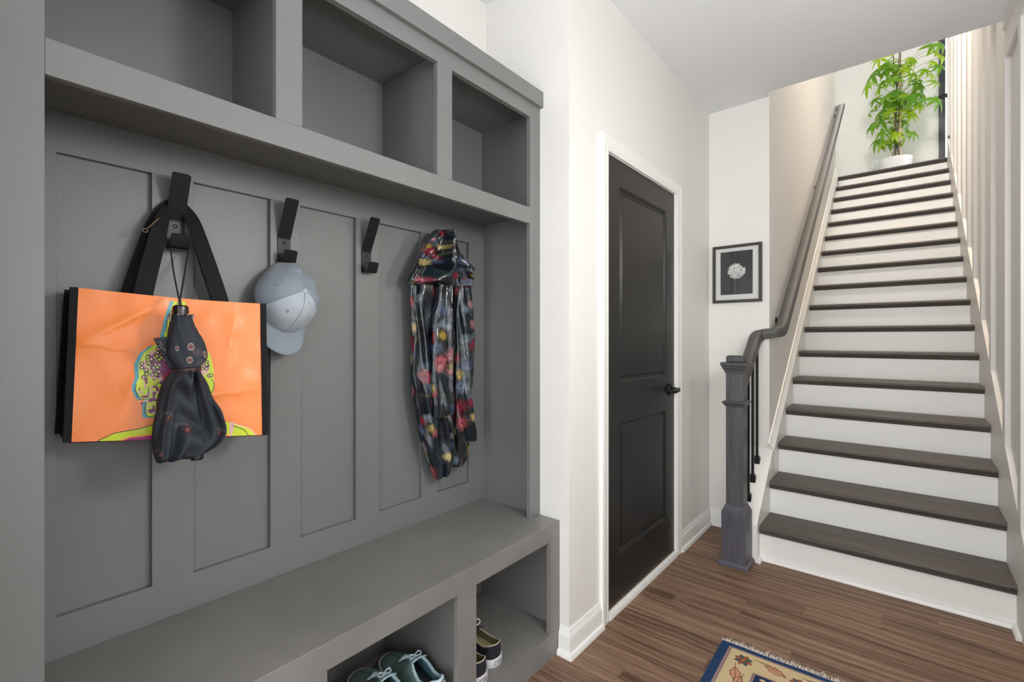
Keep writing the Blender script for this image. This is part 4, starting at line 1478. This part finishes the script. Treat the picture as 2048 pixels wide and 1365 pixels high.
cloth('hood', HOOD, -1.358, 0.050, M_COAT, rc, folds=4, famp=0.24, twist=14, seed=21, uv=(0.15, 1.0, 0.36, 0.80), rough=0.009, nu=100, nv=60, end=0.35)


def hood_tip(u, v):
    a = 2 * math.pi * u
    r = (1 - v) ** 0.8
    return Vector((-1.345 + 0.020 * r * math.cos(a) - 0.010 * v, 1.322 + 0.062 * v + 0.004 * math.sin(a * 2), 1.480 + 0.012 * v + 0.034 * r * math.sin(a)))


grid_mesh('hood_peak', hood_tip, 20, 10, M_COAT, rc, close_u=True)

# ================================================================== SHOES
def strip_uv(o):
    return o


def shoe_profile(kind):
    # t, half width at sole, half width at rim, rim height
    if kind == 'runner':
        return [(0.00, 0.006, 0.006, 0.088), (0.015, 0.021, 0.015, 0.090), (0.05, 0.031, 0.021, 0.084), (0.13, 0.035, 0.025, 0.070), (0.24, 0.036, 0.026, 0.066),
                (0.34, 0.037, 0.024, 0.078), (0.42, 0.038, 0.017, 0.088), (0.47, 0.039, 0.010, 0.086), (0.54, 0.041, 0.004, 0.078), (0.64, 0.044, 0.0015, 0.064),
                (0.76, 0.046, 0.001, 0.053), (0.87, 0.042, 0.001, 0.046), (0.94, 0.033, 0.001, 0.040), (0.98, 0.020, 0.001, 0.034), (1.0, 0.004, 0.001, 0.026)]
    return [(0.00, 0.006, 0.006, 0.074), (0.015, 0.020, 0.017, 0.074), (0.05, 0.030, 0.026, 0.070), (0.13, 0.034, 0.030, 0.060), (0.24, 0.035, 0.029, 0.058),
            (0.34, 0.036, 0.024, 0.064), (0.42, 0.038, 0.016, 0.072), (0.47, 0.039, 0.010, 0.072), (0.54, 0.041, 0.004, 0.066), (0.64, 0.044, 0.0015, 0.056),
            (0.76, 0.046, 0.001, 0.046), (0.87, 0.044, 0.001, 0.040), (0.94, 0.036, 0.001, 0.036), (0.98, 0.022, 0.001, 0.031), (1.0, 0.004, 0.001, 0.024)]


def shoe_mesh(kind, L):
    pr = np.array(shoe_profile(kind))
    sole_h = 0.026 if kind == 'runner' else 0.027

    def at(t):
        return [float(np.interp(t, pr[:, 0], pr[:, k])) for k in (1, 2, 3)]

    def bend(t):                      # outline curves inward towards the toe
        return 0.006 * math.sin(t * math.pi) - 0.006 * t

    NJ, NT = 12, 40
    vs, fs = [], []
    ts = [((1 - math.cos(math.pi * i / NT)) / 2) for i in range(NT + 1)]
    for t in ts:
        w_, wr, h = at(t)
        for side in (-1, 1):
            for j in range(NJ + 1):
                a = j / NJ * math.pi / 2
                x = wr + (w_ + 0.002 - wr) * math.cos(a) ** 0.8 if j < NJ else wr
                z = sole_h - 0.004 + (h - sole_h + 0.004) * math.sin(a)
                vs.append((side * x + bend(t), t * L, z))
    row = 2 * (NJ + 1)
    for i in range(NT):
        for s in (0, 1):
            for j in range(NJ):
                a = i * row + s * (NJ + 1) + j
                q = (a, a + 1, a + 1 + row, a + row)
                fs.append(q if s == 0 else q[::-1])
    # heel wall closes the back
    for j in range(NJ):
        fs.append((j, NJ + 1 + j, NJ + 1 + j + 1, j + 1))
    up = bpy.data.meshes.new('upper')
    up.from_pydata(vs, [], fs)
    up.shade_smooth()
    # sole
    bm = bmesh.new()
    n = 28
    out = []
    for i in range(n + 1):
        t = (1 - math.cos(math.pi * i / n)) / 2
        out.append((at(t)[0] + 0.004, t))
    loop = [(w_ + bend(t), -0.004 + t * (L + 0.008)) for w_, t in out] + [(-w_ + bend(t), -0.004 + t * (L + 0.008)) for w_, t in out[::-1]]
    lv = ((0.98, 0.0), (1.0, 0.003), (1.0, sole_h - 0.003), (0.97, sole_h), (0.86, sole_h + 0.0005))
    rings = [[bm.verts.new((x * f, L / 2 + (y - L / 2) * (1 - (1 - f) * 0.35), z + (0.010 * max(0, (y / L - 0.75)) * 2 if kind == 'runner' else 0))) for x, y in loop] for f, z in lv]
    k = len(loop)
    for a, b in zip(rings, rings[1:]):
        for j in range(k):
            bm.faces.new((a[j], a[(j + 1) % k], b[(j + 1) % k], b[j]))
    bm.faces.new(rings[0])
    bm.faces.new(rings[-1][::-1])
    bmesh.ops.recalc_face_normals(bm, faces=bm.faces[:])
    so = bpy.data.meshes.new('sole')
    bm.to_mesh(so)
    bm.free()
    so.shade_smooth()
    so.set_sharp_from_angle(angle=math.radians(50))
    # insole
    bm = bmesh.new()
    ins = [bm.verts.new((x * 0.86, 0.01 + y * 0.9, sole_h + 0.004)) for x, y in loop]
    bm.faces.new(ins)
    ise = bpy.data.meshes.new('insole')
    bm.to_mesh(ise)
    bm.free()
    # tongue
    bm = bmesh.new()
    rg = []
    for i in range(9):
        t = 0.62 - 0.26 * i / 8
        w_, wr, h = at(max(t, 0.42))
        ww = 0.010 + 0.012 * i / 8
        zz = at(0.62)[2] - 0.004 + (at(0.42)[2] + 0.012 - at(0.62)[2]) * (i / 8) + 0.002
        rg.append([bm.verts.new((sx * ww + bend(t), t * L, zz - 0.004 * abs(sx) ** 2 + 0.000)) for sx in (-1, -0.5, 0, 0.5, 1)])
    for a, b in zip(rg, rg[1:]):
        for j in range(4):
            bm.faces.new((a[j], a[j + 1], b[j + 1], b[j]))
    to = bpy.data.meshes.new('tongue')
    bm.to_mesh(to)
    bm.free()
    to.shade_smooth()
    # laces: rows across the throat and a bow
    bm = bmesh.new()
    for i in range(5):
        t = 0.46 + 0.052 * i
        w_, wr, h = at(t)
        wr = max(wr, 0.008) + 0.006
        pts = [(-wr + bend(t), t * L, h - 0.004), (-wr * 0.4 + bend(t), t * L - 0.003, h + 0.004), (wr * 0.4 + bend(t), t * L + 0.003, h + 0.004), (wr + bend(t), t * L, h - 0.004)]
        tube(bm, smooth_path(pts, 1), 0.0026, 6)
    t = 0.46
    h = at(t)[2] + 0.006
    b0 = bend(t)
    q = 0.6 if kind == 'runner' else 1.0
    for sd in (-1, 1):
        tube(bm, smooth_path([(b0, t * L, h), (b0 + sd * 0.012 * q, t * L + 0.004, h + 0.016 * q * q), (b0 + sd * 0.030 * q, t * L + 0.002, h + 0.016 * q * q), (b0 + sd * 0.030 * q, t * L - 0.008, h + 0.004 * q), (b0 + sd * 0.010 * q, t * L - 0.006, h + 0.001), (b0, t * L, h)], 2), 0.0021, 6)
        tube(bm, smooth_path([(b0, t * L, h), (b0 + sd * 0.020, t * L + 0.016, h), (b0 + sd * 0.034, t * L + 0.030, h - 0.014)], 2), 0.0021, 6)
    la = bpy.data.meshes.new('laces')
    bm.to_mesh(la)
    bm.free()
    la.shade_smooth()
    # collar roll around the opening
    bm = bmesh.new()
    left = [t for t in np.linspace(0.0, 0.46, 20)]
    pts = [(at(t)[1] + bend(t), t * L, at(t)[2]) for t in left[::-1]] + [(-at(t)[1] + bend(t), t * L, at(t)[2]) for t in left]
    tube(bm, pts, 0.0045 if kind == 'runner' else 0.0020, 8)
    co = bpy.data.meshes.new('collar')
    bm.to_mesh(co)
    bm.free()
    co.shade_smooth()
    return dict(upper=up, sole=so, insole=ise, tongue=to, laces=la, collar=co), sole_h


def heel_tab(kind, L):
    """raised patch round the heel"""
    pr = np.array(shoe_profile(kind))

    def at(t):
        return [float(np.interp(t, pr[:, 0], pr[:, k])) for k in (1, 2, 3)]
    bm = bmesh.new()
    if kind == 'runner':
        rings = []
        for z in np.linspace(0.028, 0.082, 7):
            rg = []
            for t, s in [(0.20, -1), (0.12, -1), (0.06, -1), (0.02, -1), (0.0, -0.4), (0.0, 0.4), (0.02, 1), (0.06, 1), (0.12, 1), (0.20, 1)]:
                w_, wr, h = at(t)
                zz = 0.028 + (z - 0.028) * (1 - 0.75 * (t / 0.20))
                f = (zz - 0.022) / max(h - 0.022, 0.01)
                x = wr + (w_ + 0.002 - wr) * max(0, math.cos(min(1.5, math.asin(min(1, f))))) ** 0.8
                rg.append(bm.verts.new((s * (x + 0.0022), t * L - (0.003 if t < 0.03 else 0), zz)))
            rings.append(rg)
        for a, b in zip(rings, rings[1:]):
            for j in range(9):
                bm.faces.new((a[j], a[j + 1], b[j + 1], b[j]))
    me = bpy.data.meshes.new('heel_counter')
    bm.to_mesh(me)
    bm.free()
    me.shade_smooth()
    return me


def put(name, me, m, parent, solid=0.0, m2=None):
    o = bpy.data.objects.new(name, me)
    COL.objects.link(o)
    if len(me.materials) == 0:
        me.materials.append(m)
        if m2 is not None:
            me.materials.append(m2)
    o.parent = parent
    WM[o.name] = WM[parent.name]
    if solid:
        md = o.modifiers.new('thickness', 'SOLIDIFY')
        md.thickness = solid
        md.offset = -1
        if m2 is not None:
            md.material_offset = 1
    return o


def shoe_thing(name, label, loc, heading, group):
    t = bpy.data.objects.new(name, None)
    COL.objects.link(t)
    t.empty_display_size = 0.05
    t.location = loc
    t.rotation_euler = (0, 0, heading)
    WM[t.name] = Matrix.Translation(loc) @ Matrix.Rotation(heading, 4, 'Z')
    return tag(t, label, 'shoe', group)


M_RUP = mat('teal_knit', (0.135, 0.215, 0.20), 0.8, bump=0.5, bscale=(400, 400, 400), var=0.2, vscale=30)
M_RLIN = mat('sky_blue_lining', (0.26, 0.50, 0.64), 0.8, bump=0.3, bscale=(300, 300, 300), var=0.15, vscale=40)
M_RCOL = mat('pale_blue_collar', (0.46, 0.61, 0.66), 0.8, bump=0.2, bscale=(300, 300, 300), var=0.25, vscale=35)
M_RHEEL = mat('white_heel', (0.60, 0.64, 0.63), 0.5)
M_RSOLE = mat('white_foam_sole', (0.66, 0.66, 0.64), 0.6)
M_DARKIN = mat('dark_insole', (0.05, 0.06, 0.07), 0.9)
M_LACE = mat('pale_lace', (0.55, 0.64, 0.68), 0.8)
run, rs = shoe_mesh('runner', 0.285)
htab = heel_tab('runner', 0.285)


def runner(label, loc, heading):
    t = shoe_thing('running_shoe', label, loc, heading, 'teal and pale blue running shoes in the middle bay')
    t.scale = (1.10, 1.06, 1.14)
    put('upper', run['upper'], M_RUP, t, 0.0045, M_RLIN)
    put('sole', run['sole'], M_RSOLE, t)
    put('insole', run['insole'], M_DARKIN, t)
    put('tongue', run['tongue'], M_RCOL, t, 0.004)
    put('laces', run['laces'], M_LACE, t)
    put('collar', run['collar'], M_RCOL, t)
    put('heel_counter', htab, M_RHEEL, t, 0.002)
    return t


H90 = math.pi / 2
ZF = 0.0925
runner('teal running shoe with pale blue collar beside the bay divider', (-1.052, 0.922, ZF), H90 - 0.12)
runner('teal running shoe with pale blue collar in the middle of its bay', (-1.058, 0.812, ZF), H90 - 0.12)

M_CUP = mat('black_canvas', (0.012, 0.014, 0.020), 0.85, bump=0.4, bscale=(500, 500, 500))
M_CLIN = mat('cream_lining', (0.36, 0.31, 0.17), 0.85)
M_CSOLE = mat('white_rubber', (0.68, 0.67, 0.68), 0.45)
M_CLACE = mat('white_lace', (0.72, 0.72, 0.72), 0.8)
M_CPIP = mat('cream_piping', (0.55, 0.50, 0.38), 0.8)
can, cs = shoe_mesh('canvas', 0.275)
M_INK = mat('black_print', (0.015, 0.015, 0.02), 0.6)


def text_mesh(body, size):
    cu = bpy.data.curves.new('lettering', 'FONT')
    cu.body = body
    cu.size = size
    cu.align_x = 'CENTER'
    cu.align_y = 'CENTER'
    cu.extrude = 0.0002
    ob = bpy.data.objects.new('lettering', cu)
    COL.objects.link(ob)
    bpy.context.view_layer.update()
    me = bpy.data.meshes.new_from_object(ob.evaluated_get(bpy.context.evaluated_depsgraph_get()))
    COL.objects.unlink(ob)
    bpy.data.objects.remove(ob)
    return me


tA = text_mesh('CONVERSE', 0.0064)
tB = text_mesh('ALL   STAR', 0.0078)
bm = bmesh.new()
vs = [bm.verts.new((math.sin(k * math.pi / 5) * (0.0030 if k % 2 == 0 else 0.0012), math.cos(k * math.pi / 5) * (0.0030 if k % 2 == 0 else 0.0012), 0)) for k in range(10)]
bm.faces.new(vs)
me_star = bpy.data.meshes.new('star')
bm.to_mesh(me_star)
bm.free()
bm = bmesh.new()
# heel licence plate: slightly curved patch
rg = []
for z in (0.003, 0.0245):
    rg.append([bm.verts.new((x, -0.0050 - 0.0012 + (x / 0.021) ** 2 * 0.0060, z)) for x in np.linspace(-0.021, 0.021, 9)])
for j in range(8):
    bm.faces.new((rg[0][j], rg[0][j + 1], rg[1][j + 1], rg[1][j]))
me_plate = bpy.data.meshes.new('heel_patch')
bm.to_mesh(me_plate)
bm.free()


def bend_text(me, zc):
    for v in me.vertices:
        x, y, z = v.co
        v.co = (x, -0.0068 + (x / 0.021) ** 2 * 0.0060 - z, zc + y)
    me.update()


bend_text(tA, 0.0190)
bend_text(tB, 0.0105)
bend_text(me_star, 0.0105)
bm = bmesh.new()
for side in (-1, 1):
    rg = []
    for t in np.linspace(0.06, 0.5, 12):
        w_ = float(np.interp(t, [p[0] for p in shoe_profile('c')], [p[1] for p in shoe_profile('c')])) + 0.0046
        b_ = 0.006 * math.sin(t * math.pi) - 0.006 * t
        rg.append([bm.verts.new((side * w_ + b_, t * 0.283 - 0.004, z)) for z in (0.0105, 0.0135)])
    for a, b in zip(rg, rg[1:]):
        bm.faces.new((a[0], b[0], b[1], a[1]))
me_stripe = bpy.data.meshes.new('sole_stripe')
bm.to_mesh(me_stripe)
bm.free()


def sneaker(label, loc, heading):
    t = shoe_thing('canvas_shoe', label, loc, heading, 'black canvas shoes in the right bay')
    put('upper', can['upper'], M_CUP, t, 0.0030, M_CLIN)
    s_ = put('sole', can['sole'], M_CSOLE, t)
    put('insole', can['insole'], M_CLIN, t)
    put('tongue', can['tongue'], M_CUP, t, 0.003)
    put('laces', can['laces'], M_CLACE, t)
    put('piping', can['collar'], M_CPIP, t)
    put('heel_patch', me_plate, M_CSOLE, s_)
    put('lettering', tA, M_INK, s_)
    put('lettering', tB, M_INK, s_)
    put('star', me_star, M_INK, s_)
    put('sole_stripe', me_stripe, M_INK, s_)
    return t


sneaker('black canvas low shoe seen whole in the right bay with white heel showing', (-1.060, 1.188, ZF), H90 - 0.07)
sneaker('black canvas low shoe half hidden behind the bench stile of the right bay', (-1.040, 1.094, ZF), H90 - 0.05)

# a further shoe of which only the laces show
M_DRUN = mat('dark_knit', (0.02, 0.02, 0.025), 0.8)
M_PLACE = mat('pink_white_lace', (0.55, 0.10, 0.20), 0.8, var=0.9, vscale=300)
t = shoe_thing('running_shoe', 'dark running shoe with pink laces behind the bench stile', (-1.115, 0.700, ZF), H90 + 0.1, None)
for nme, m_ in (('upper', M_DRUN), ('sole', M_DARKIN), ('insole', M_DARKIN), ('tongue', M_DRUN), ('laces', M_PLACE), ('collar', M_DRUN)):
    me = run[nme].copy()
    me.materials.clear()
    put(nme, me, m_, t, 0.003 if nme in ('upper', 'tongue') else 0)

# ================================================================== FRAMED PICTURE
pic = thing('framed_picture', 'dark framed photograph of a white flower head on the short end wall', 'picture', (-0.803, Y_END, 1.613))
PX0, PX1, PZ0, PZ1 = -0.9463, -0.6598, 1.4320, 1.7950
M_PFR = mat('dark_brown_frame', (0.035, 0.026, 0.025), 0.4, bump=0.1, bscale=(100, 100, 100))
mk('frame', sweep(bmesh.new(), [(PX0, Y_END, PZ0), (PX1, Y_END, PZ0), (PX1, Y_END, PZ1), (PX0, Y_END, PZ1)], [(0, 0), (0, 0.020), (0.0175, 0.020), (0.0175, 0.0)],
                  (0, -1, 0), closed=True), M_PFR, pic, bevel=0.0008)
mk('mat_board', B(PX0 + 0.012, PX1 - 0.012, Y_END - 0.010, Y_END - 0.001, PZ0 + 0.012, PZ1 - 0.012), mat('white_mat_board', (0.74, 0.75, 0.74), 0.8), pic)
M_FLO = painted('flower_photograph', flower_print(), 0.6)
ix0, ix1, iz0, iz1 = PX0 + 0.0465, PX1 - 0.0520, PZ0 + 0.0510, PZ1 - 0.0400
grid_mesh('photograph', lambda u, v: Vector((ix0 + (ix1 - ix0) * u, Y_END - 0.0106, iz0 + (iz1 - iz0) * v)), 1, 1, M_FLO, pic, smooth=0)
mk('glass', B(PX0 + 0.015, PX1 - 0.015, Y_END - 0.0140, Y_END - 0.0125, PZ0 + 0.015, PZ1 - 0.015), M_GLASS, pic)

# ================================================================== RUG
rg_ = thing('rug', 'blue bordered oriental rug with cream floral band and white fringe', 'rug', (-0.16, 0.92, 0))
M_RUG = painted('woven_rug_pile', rug_print(), 0.95, bump=0.6, spec=0.1, bscale=500)
RX0, RY1, RT = -0.551, 1.9645, 0.05


def rug_pt(x, y):
    """x across, y down from the fringed end"""
    c, s = math.cos(RT), math.sin(RT)
    return RX0 + x * c + y * s * 0.35, RY1 + x * s * 0.6 - y


def rug_top(u, v):
    x, y = rug_pt(u * RUG_W, (1 - v) * 0.8)
    return Vector((x, y, 0.0075 + 0.0008 * noise3(x * 9, y * 9, 0.2)))


grid_mesh('pile', rug_top, 40, 40, M_RUG, rg_)
bm = bmesh.new()
loop = [rug_pt(k / 12 * RUG_W, 0) for k in range(13)] + [rug_pt(RUG_W, 0.8 * k / 12) for k in range(1, 13)] + [rug_pt(RUG_W * (1 - k / 12), 0.8) for k in range(1, 13)] + [rug_pt(0, 0.8 * (1 - k / 12)) for k in range(1, 12)]
a_ = [bm.verts.new((x, y, 0.0005)) for x, y in loop]
b_ = [bm.verts.new((x, y, 0.0076)) for x, y in loop]
for j in range(len(loop)):
    bm.faces.new((a_[j], a_[(j + 1) % len(loop)], b_[(j + 1) % len(loop)], b_[j]))
mk('edge', bm, mat('rug_edge_wool', (0.02, 0.045, 0.11), 0.95), rg_)
rr = random.Random(3)
bm = bmesh.new()
for k in range(240):
    x = RUG_W * k / 240 + rr.uniform(-0.001, 0.001)
    px_, py_ = rug_pt(x, 0)
    L = rr.uniform(0.022, 0.040) * (0.75 + 0.35 * math.sin(k * 0.23) ** 2)
    dx = rr.uniform(-0.010, 0.008)
    tube(bm, [(px_, py_ - 0.002, 0.006), (px_ + dx * 0.3, py_ + L * 0.4, 0.008 + rr.uniform(0, 0.003)), (px_ + dx, py_ + L, 0.003)], 0.0016, 5, 0.0012)
fr = mk('fringe', bm, mat('white_wool_fringe', (0.66, 0.60, 0.54), 0.9), rg_, smooth=80)
fr['kind'] = 'stuff'

# ================================================================== POTTED PLANT ON THE LANDING
PC = Vector((-0.077, 7.5, Z_UP))
pl = thing('potted_plant', 'tall leafy green potted plant in a white pot on the landing', 'plant', tuple(PC))
M_POT = mat('white_pot_glaze', (0.86, 0.86, 0.85), 0.35)
bm = lathe(bmesh.new(), [(0.120, 0.0), (0.128, 0.004), (0.165, 0.262), (0.165, 0.270), (0.157, 0.270), (0.150, 0.225)], PC, 48)
mk('pot', bm, M_POT, pl, smooth=40)
mk('soil', lathe(bmesh.new(), [(0.150, 0.224), (0.147, 0.232), (0.06, 0.236)], PC, 32), mat('dark_soil', (0.03, 0.02, 0.014), 0.95, bump=1.0, bscale=(60, 60, 60)), pl)
M_STEM = mat('brown_green_stem', (0.10, 0.075, 0.045), 0.7, var=0.3, vscale=12)
M_STAKE = mat('pale_wood_stake', (0.62, 0.46, 0.36), 0.7)
mk('stake', stack(bmesh.new(), PC.x + 0.045, PC.y + 0.03, [(0.011, Z_UP + 0.2), (0.011, Z_UP + 1.62)]), M_STAKE, pl, bevel=0.002)
mk('plant_tie', B(PC.x + 0.030, PC.x + 0.060, PC.y + 0.014, PC.y + 0.046, Z_UP + 1.42, Z_UP + 1.435), mat('red_tie', (0.35, 0.02, 0.04), 0.6), pl)
stems = []
for k, (dx, dy, w_) in enumerate(((0.028, 0.0, 0.010), (0.012, 0.02, 0.008), (-0.030, -0.01, 0.006))):
    pth = []
    for j in range(15):
        z = Z_UP + 0.21 + j * 0.105
        an = j * 0.75 + k * 2.1
        pth.append((PC.x + dx + 0.012 * math.cos(an) + (j / 14) * (0.02 + 0.06 * (k - 1)), PC.y + dy + 0.012 * math.sin(an), z))
    stems.append(pth)
    mk('stem', tube(bmesh.new(), smooth_path(pth, 1), w_, 8, w_ * 0.45), M_STEM, pl, smooth=60)

M_LEAF = bpy.data.materials.new('glossy_green_leaf')
M_LEAF.use_nodes = True
nt = M_LEAF.node_tree
pb_ = nt.nodes['Principled BSDF']
pb_.inputs['Roughness'].default_value = 0.32
oi = nd(nt, 'ShaderNodeObjectInfo')
rp = nd(nt, 'ShaderNodeValToRGB')
rp.color_ramp.elements[0].color = (0.030, 0.130, 0.012, 1)
rp.color_ramp.elements[1].color = (0.40, 0.52, 0.015, 1)
e_ = rp.color_ramp.elements.new(0.55)
e_.color = (0.085, 0.27, 0.014, 1)
nt.links.new(oi.outputs['Random'], rp.inputs[0])
nt.links.new(rp.outputs[0], pb_.inputs['Base Color'])
tl = nd(nt, 'ShaderNodeBsdfTranslucent')
tl.inputs[0].default_value = (0.55, 0.80, 0.03, 1)
mx = nd(nt, 'ShaderNodeMixShader')
mx.inputs[0].default_value = 0.42
nt.links.new(pb_.outputs[0], mx.inputs[1])
nt.links.new(tl.outputs[0], mx.inputs[2])
nt.links.new(mx.outputs[0], nt.nodes['Material Output'].inputs[0])


def leaflet(bm, an, L, droop, base_z=0.0):
    c, s = math.cos(an), math.sin(an)
    N = 7
    rows_ = []
    for i in range(N + 1):
        t = i / N
        wd = L * 0.160 * math.sin(math.pi * min(1, t ** 0.85 * 0.97 + 0.02)) ** 0.9
        r = L * t
        z = -droop * L * t * t + 0.02 * L
        rows_.append([bm.verts.new((c * r - s * q * wd, s * r + c * q * wd, z + abs(q) * wd * 0.35 * 0.6)) for q in (-1, 0, 1)])
    for a, b in zip(rows_, rows_[1:]):
        for j in range(2):
            bm.faces.new((a[j], a[j + 1], b[j + 1], b[j]))


leaf_meshes = []
lr = random.Random(8)
for k in range(6):
    bm = bmesh.new()
    nl = lr.choice((5, 6, 6, 7))
    for j in range(nl):
        an = 2 * math.pi * j / nl + lr.uniform(-0.15, 0.15)
        leaflet(bm, an, lr.uniform(0.105, 0.155) * (1.0 if abs(math.sin(an / 2)) > 0.5 else 0.8), lr.uniform(0.25, 0.75))
    me = bpy.data.meshes.new('leaf')
    bm.to_mesh(me)
    bm.free()
    me.shade_smooth()
    me.materials.append(M_LEAF)
    leaf_meshes.append(me)
LEAVES = [(-0.299, 7.416, 4.802), (-0.223, 7.373, 4.672), (-0.153, 7.467, 4.551), (-0.283, 7.39, 4.502), (-0.331, 7.361, 4.382), (-0.202, 7.469, 4.413), (-0.107, 7.634, 4.671), (-0.034, 7.596, 4.439), (0.024, 7.585, 4.569), (0.083, 7.411, 4.379), (0.153, 7.512, 4.277), (0.196, 7.429, 4.406), (-0.08, 7.395, 4.218), (-0.175, 7.374, 4.179), (-0.274, 7.409, 4.194), (-0.333, 7.637, 4.141), (-0.23, 7.605, 4.098), (-0.106, 7.598, 4.12), (0.014, 7.596, 4.236), (0.106, 7.402, 4.098), (0.143, 7.439, 4.01), (0.038, 7.541, 4.052), (-0.034, 7.574, 3.963), (-0.156, 7.613, 3.951), (-0.282, 7.622, 3.959), (-0.199, 7.368, 3.753), (-0.105, 7.534, 3.814), (0.014, 7.555, 3.88), (-0.257, 7.502, 3.701), (-0.19, 7.397, 3.64), (-0.129, 7.492, 3.65), (-0.08, 7.369, 3.68), (-0.01, 7.639, 3.76), (0.052, 7.617, 3.785), (-0.328, 7.515, 3.903), (0.07, 7.436, 4.588), (0.251, 7.472, 4.69), (0.298, 7.554, 4.633), (0.328, 7.424, 4.648), (0.346, 7.429, 4.509), (0.274, 7.392, 4.448), (0.319, 7.313, 4.35), (0.252, 7.488, 4.352), (0.295, 7.46, 4.236), (0.288, 7.403, 4.008), (-0.257, 7.659, 4.416), (-0.137, 7.403, 3.994), (-0.057, 7.472, 4.118), (0.074, 7.405, 3.887), (0.177, 7.542, 4.16), (-0.176, 7.428, 4.605), (-0.08, 7.454, 4.457)]
LEAVES += [(-0.30 + 0.47 * lr.random(), 7.36 + 0.3 * lr.random(), 3.66 + 1.0 * lr.random()) for k in range(22)]
bm = bmesh.new()
for i, (x, y, z) in enumerate(LEAVES):
    o = bpy.data.objects.new('leaf', leaf_meshes[i % len(leaf_meshes)])
    COL.objects.link(o)
    o.parent = pl
    o.matrix_parent_inverse = Matrix.Translation(PC).inverted()
    out = Vector((x - PC.x, y - PC.y - 0.1, 0.0))
    if out.length < 0.02:
        out = Vector((0.1, -0.2, 0))
    out.normalize()
    up = (Vector((0, -0.45, 0.55)) + out * lr.uniform(0.5, 1.1)).normalized()
    o.rotation_mode = 'QUATERNION'
    o.rotation_quaternion = up.to_track_quat('Z', 'Y') @ Matrix.Rotation(lr.uniform(0, 6.28), 3, 'Z').to_quaternion()
    o.location = (x, y, z)
    s_ = lr.uniform(0.72, 1.18)
    o.scale = (s_, s_, s_)
    # petiole from the nearest stem
    st_ = stems[0] if x > -0.05 else (stems[2] if x < -0.18 else stems[1])
    j = min(range(len(st_)), key=lambda q: abs(st_[q][2] - (z - 0.14)))
    a = Vector(st_[j])
    b = Vector((x, y, z))
    mid = a.lerp(b, 0.55) + Vector((0, 0, 0.04))
    tube(bm, smooth_path([a, mid, b], 2), 0.0028, 5, 0.0016)
mk('leaf_stalks', bm, mat('green_stalk', (0.10, 0.17, 0.03), 0.5), pl, smooth=60)

# ================================================================== OUTLET
ol = thing('power_outlet', 'white double power outlet low on the landing wall beside the pot', 'outlet', (-0.301, 8.0, 3.565))
M_PLATE = mat('white_plastic', (0.82, 0.82, 0.80), 0.4)
mk('cover_plate', B(-0.336, -0.266, 7.994, 8.0, 3.508, 3.626), M_PLATE, ol, bevel=0.002)
for z in (3.545, 3.589):
    s_ = mk('socket', lathe(bmesh.new(), [(0.0165, -0.0065), (0.0155, -0.0080)], (-0.301, 8.0, z), 20, 'y'), M_PLATE, ol)
    bm = B(-0.3085, -0.3065, 7.9915, 7.9925, z - 0.001, z + 0.008)
    box(bm, -0.2955, -0.2935, 7.9915, 7.9925, z - 0.001, z + 0.008)
    box(bm, -0.3030, -0.2990, 7.9915, 7.9925, z - 0.010, z - 0.006)
    mk('slots', bm, M_GAP, s_)
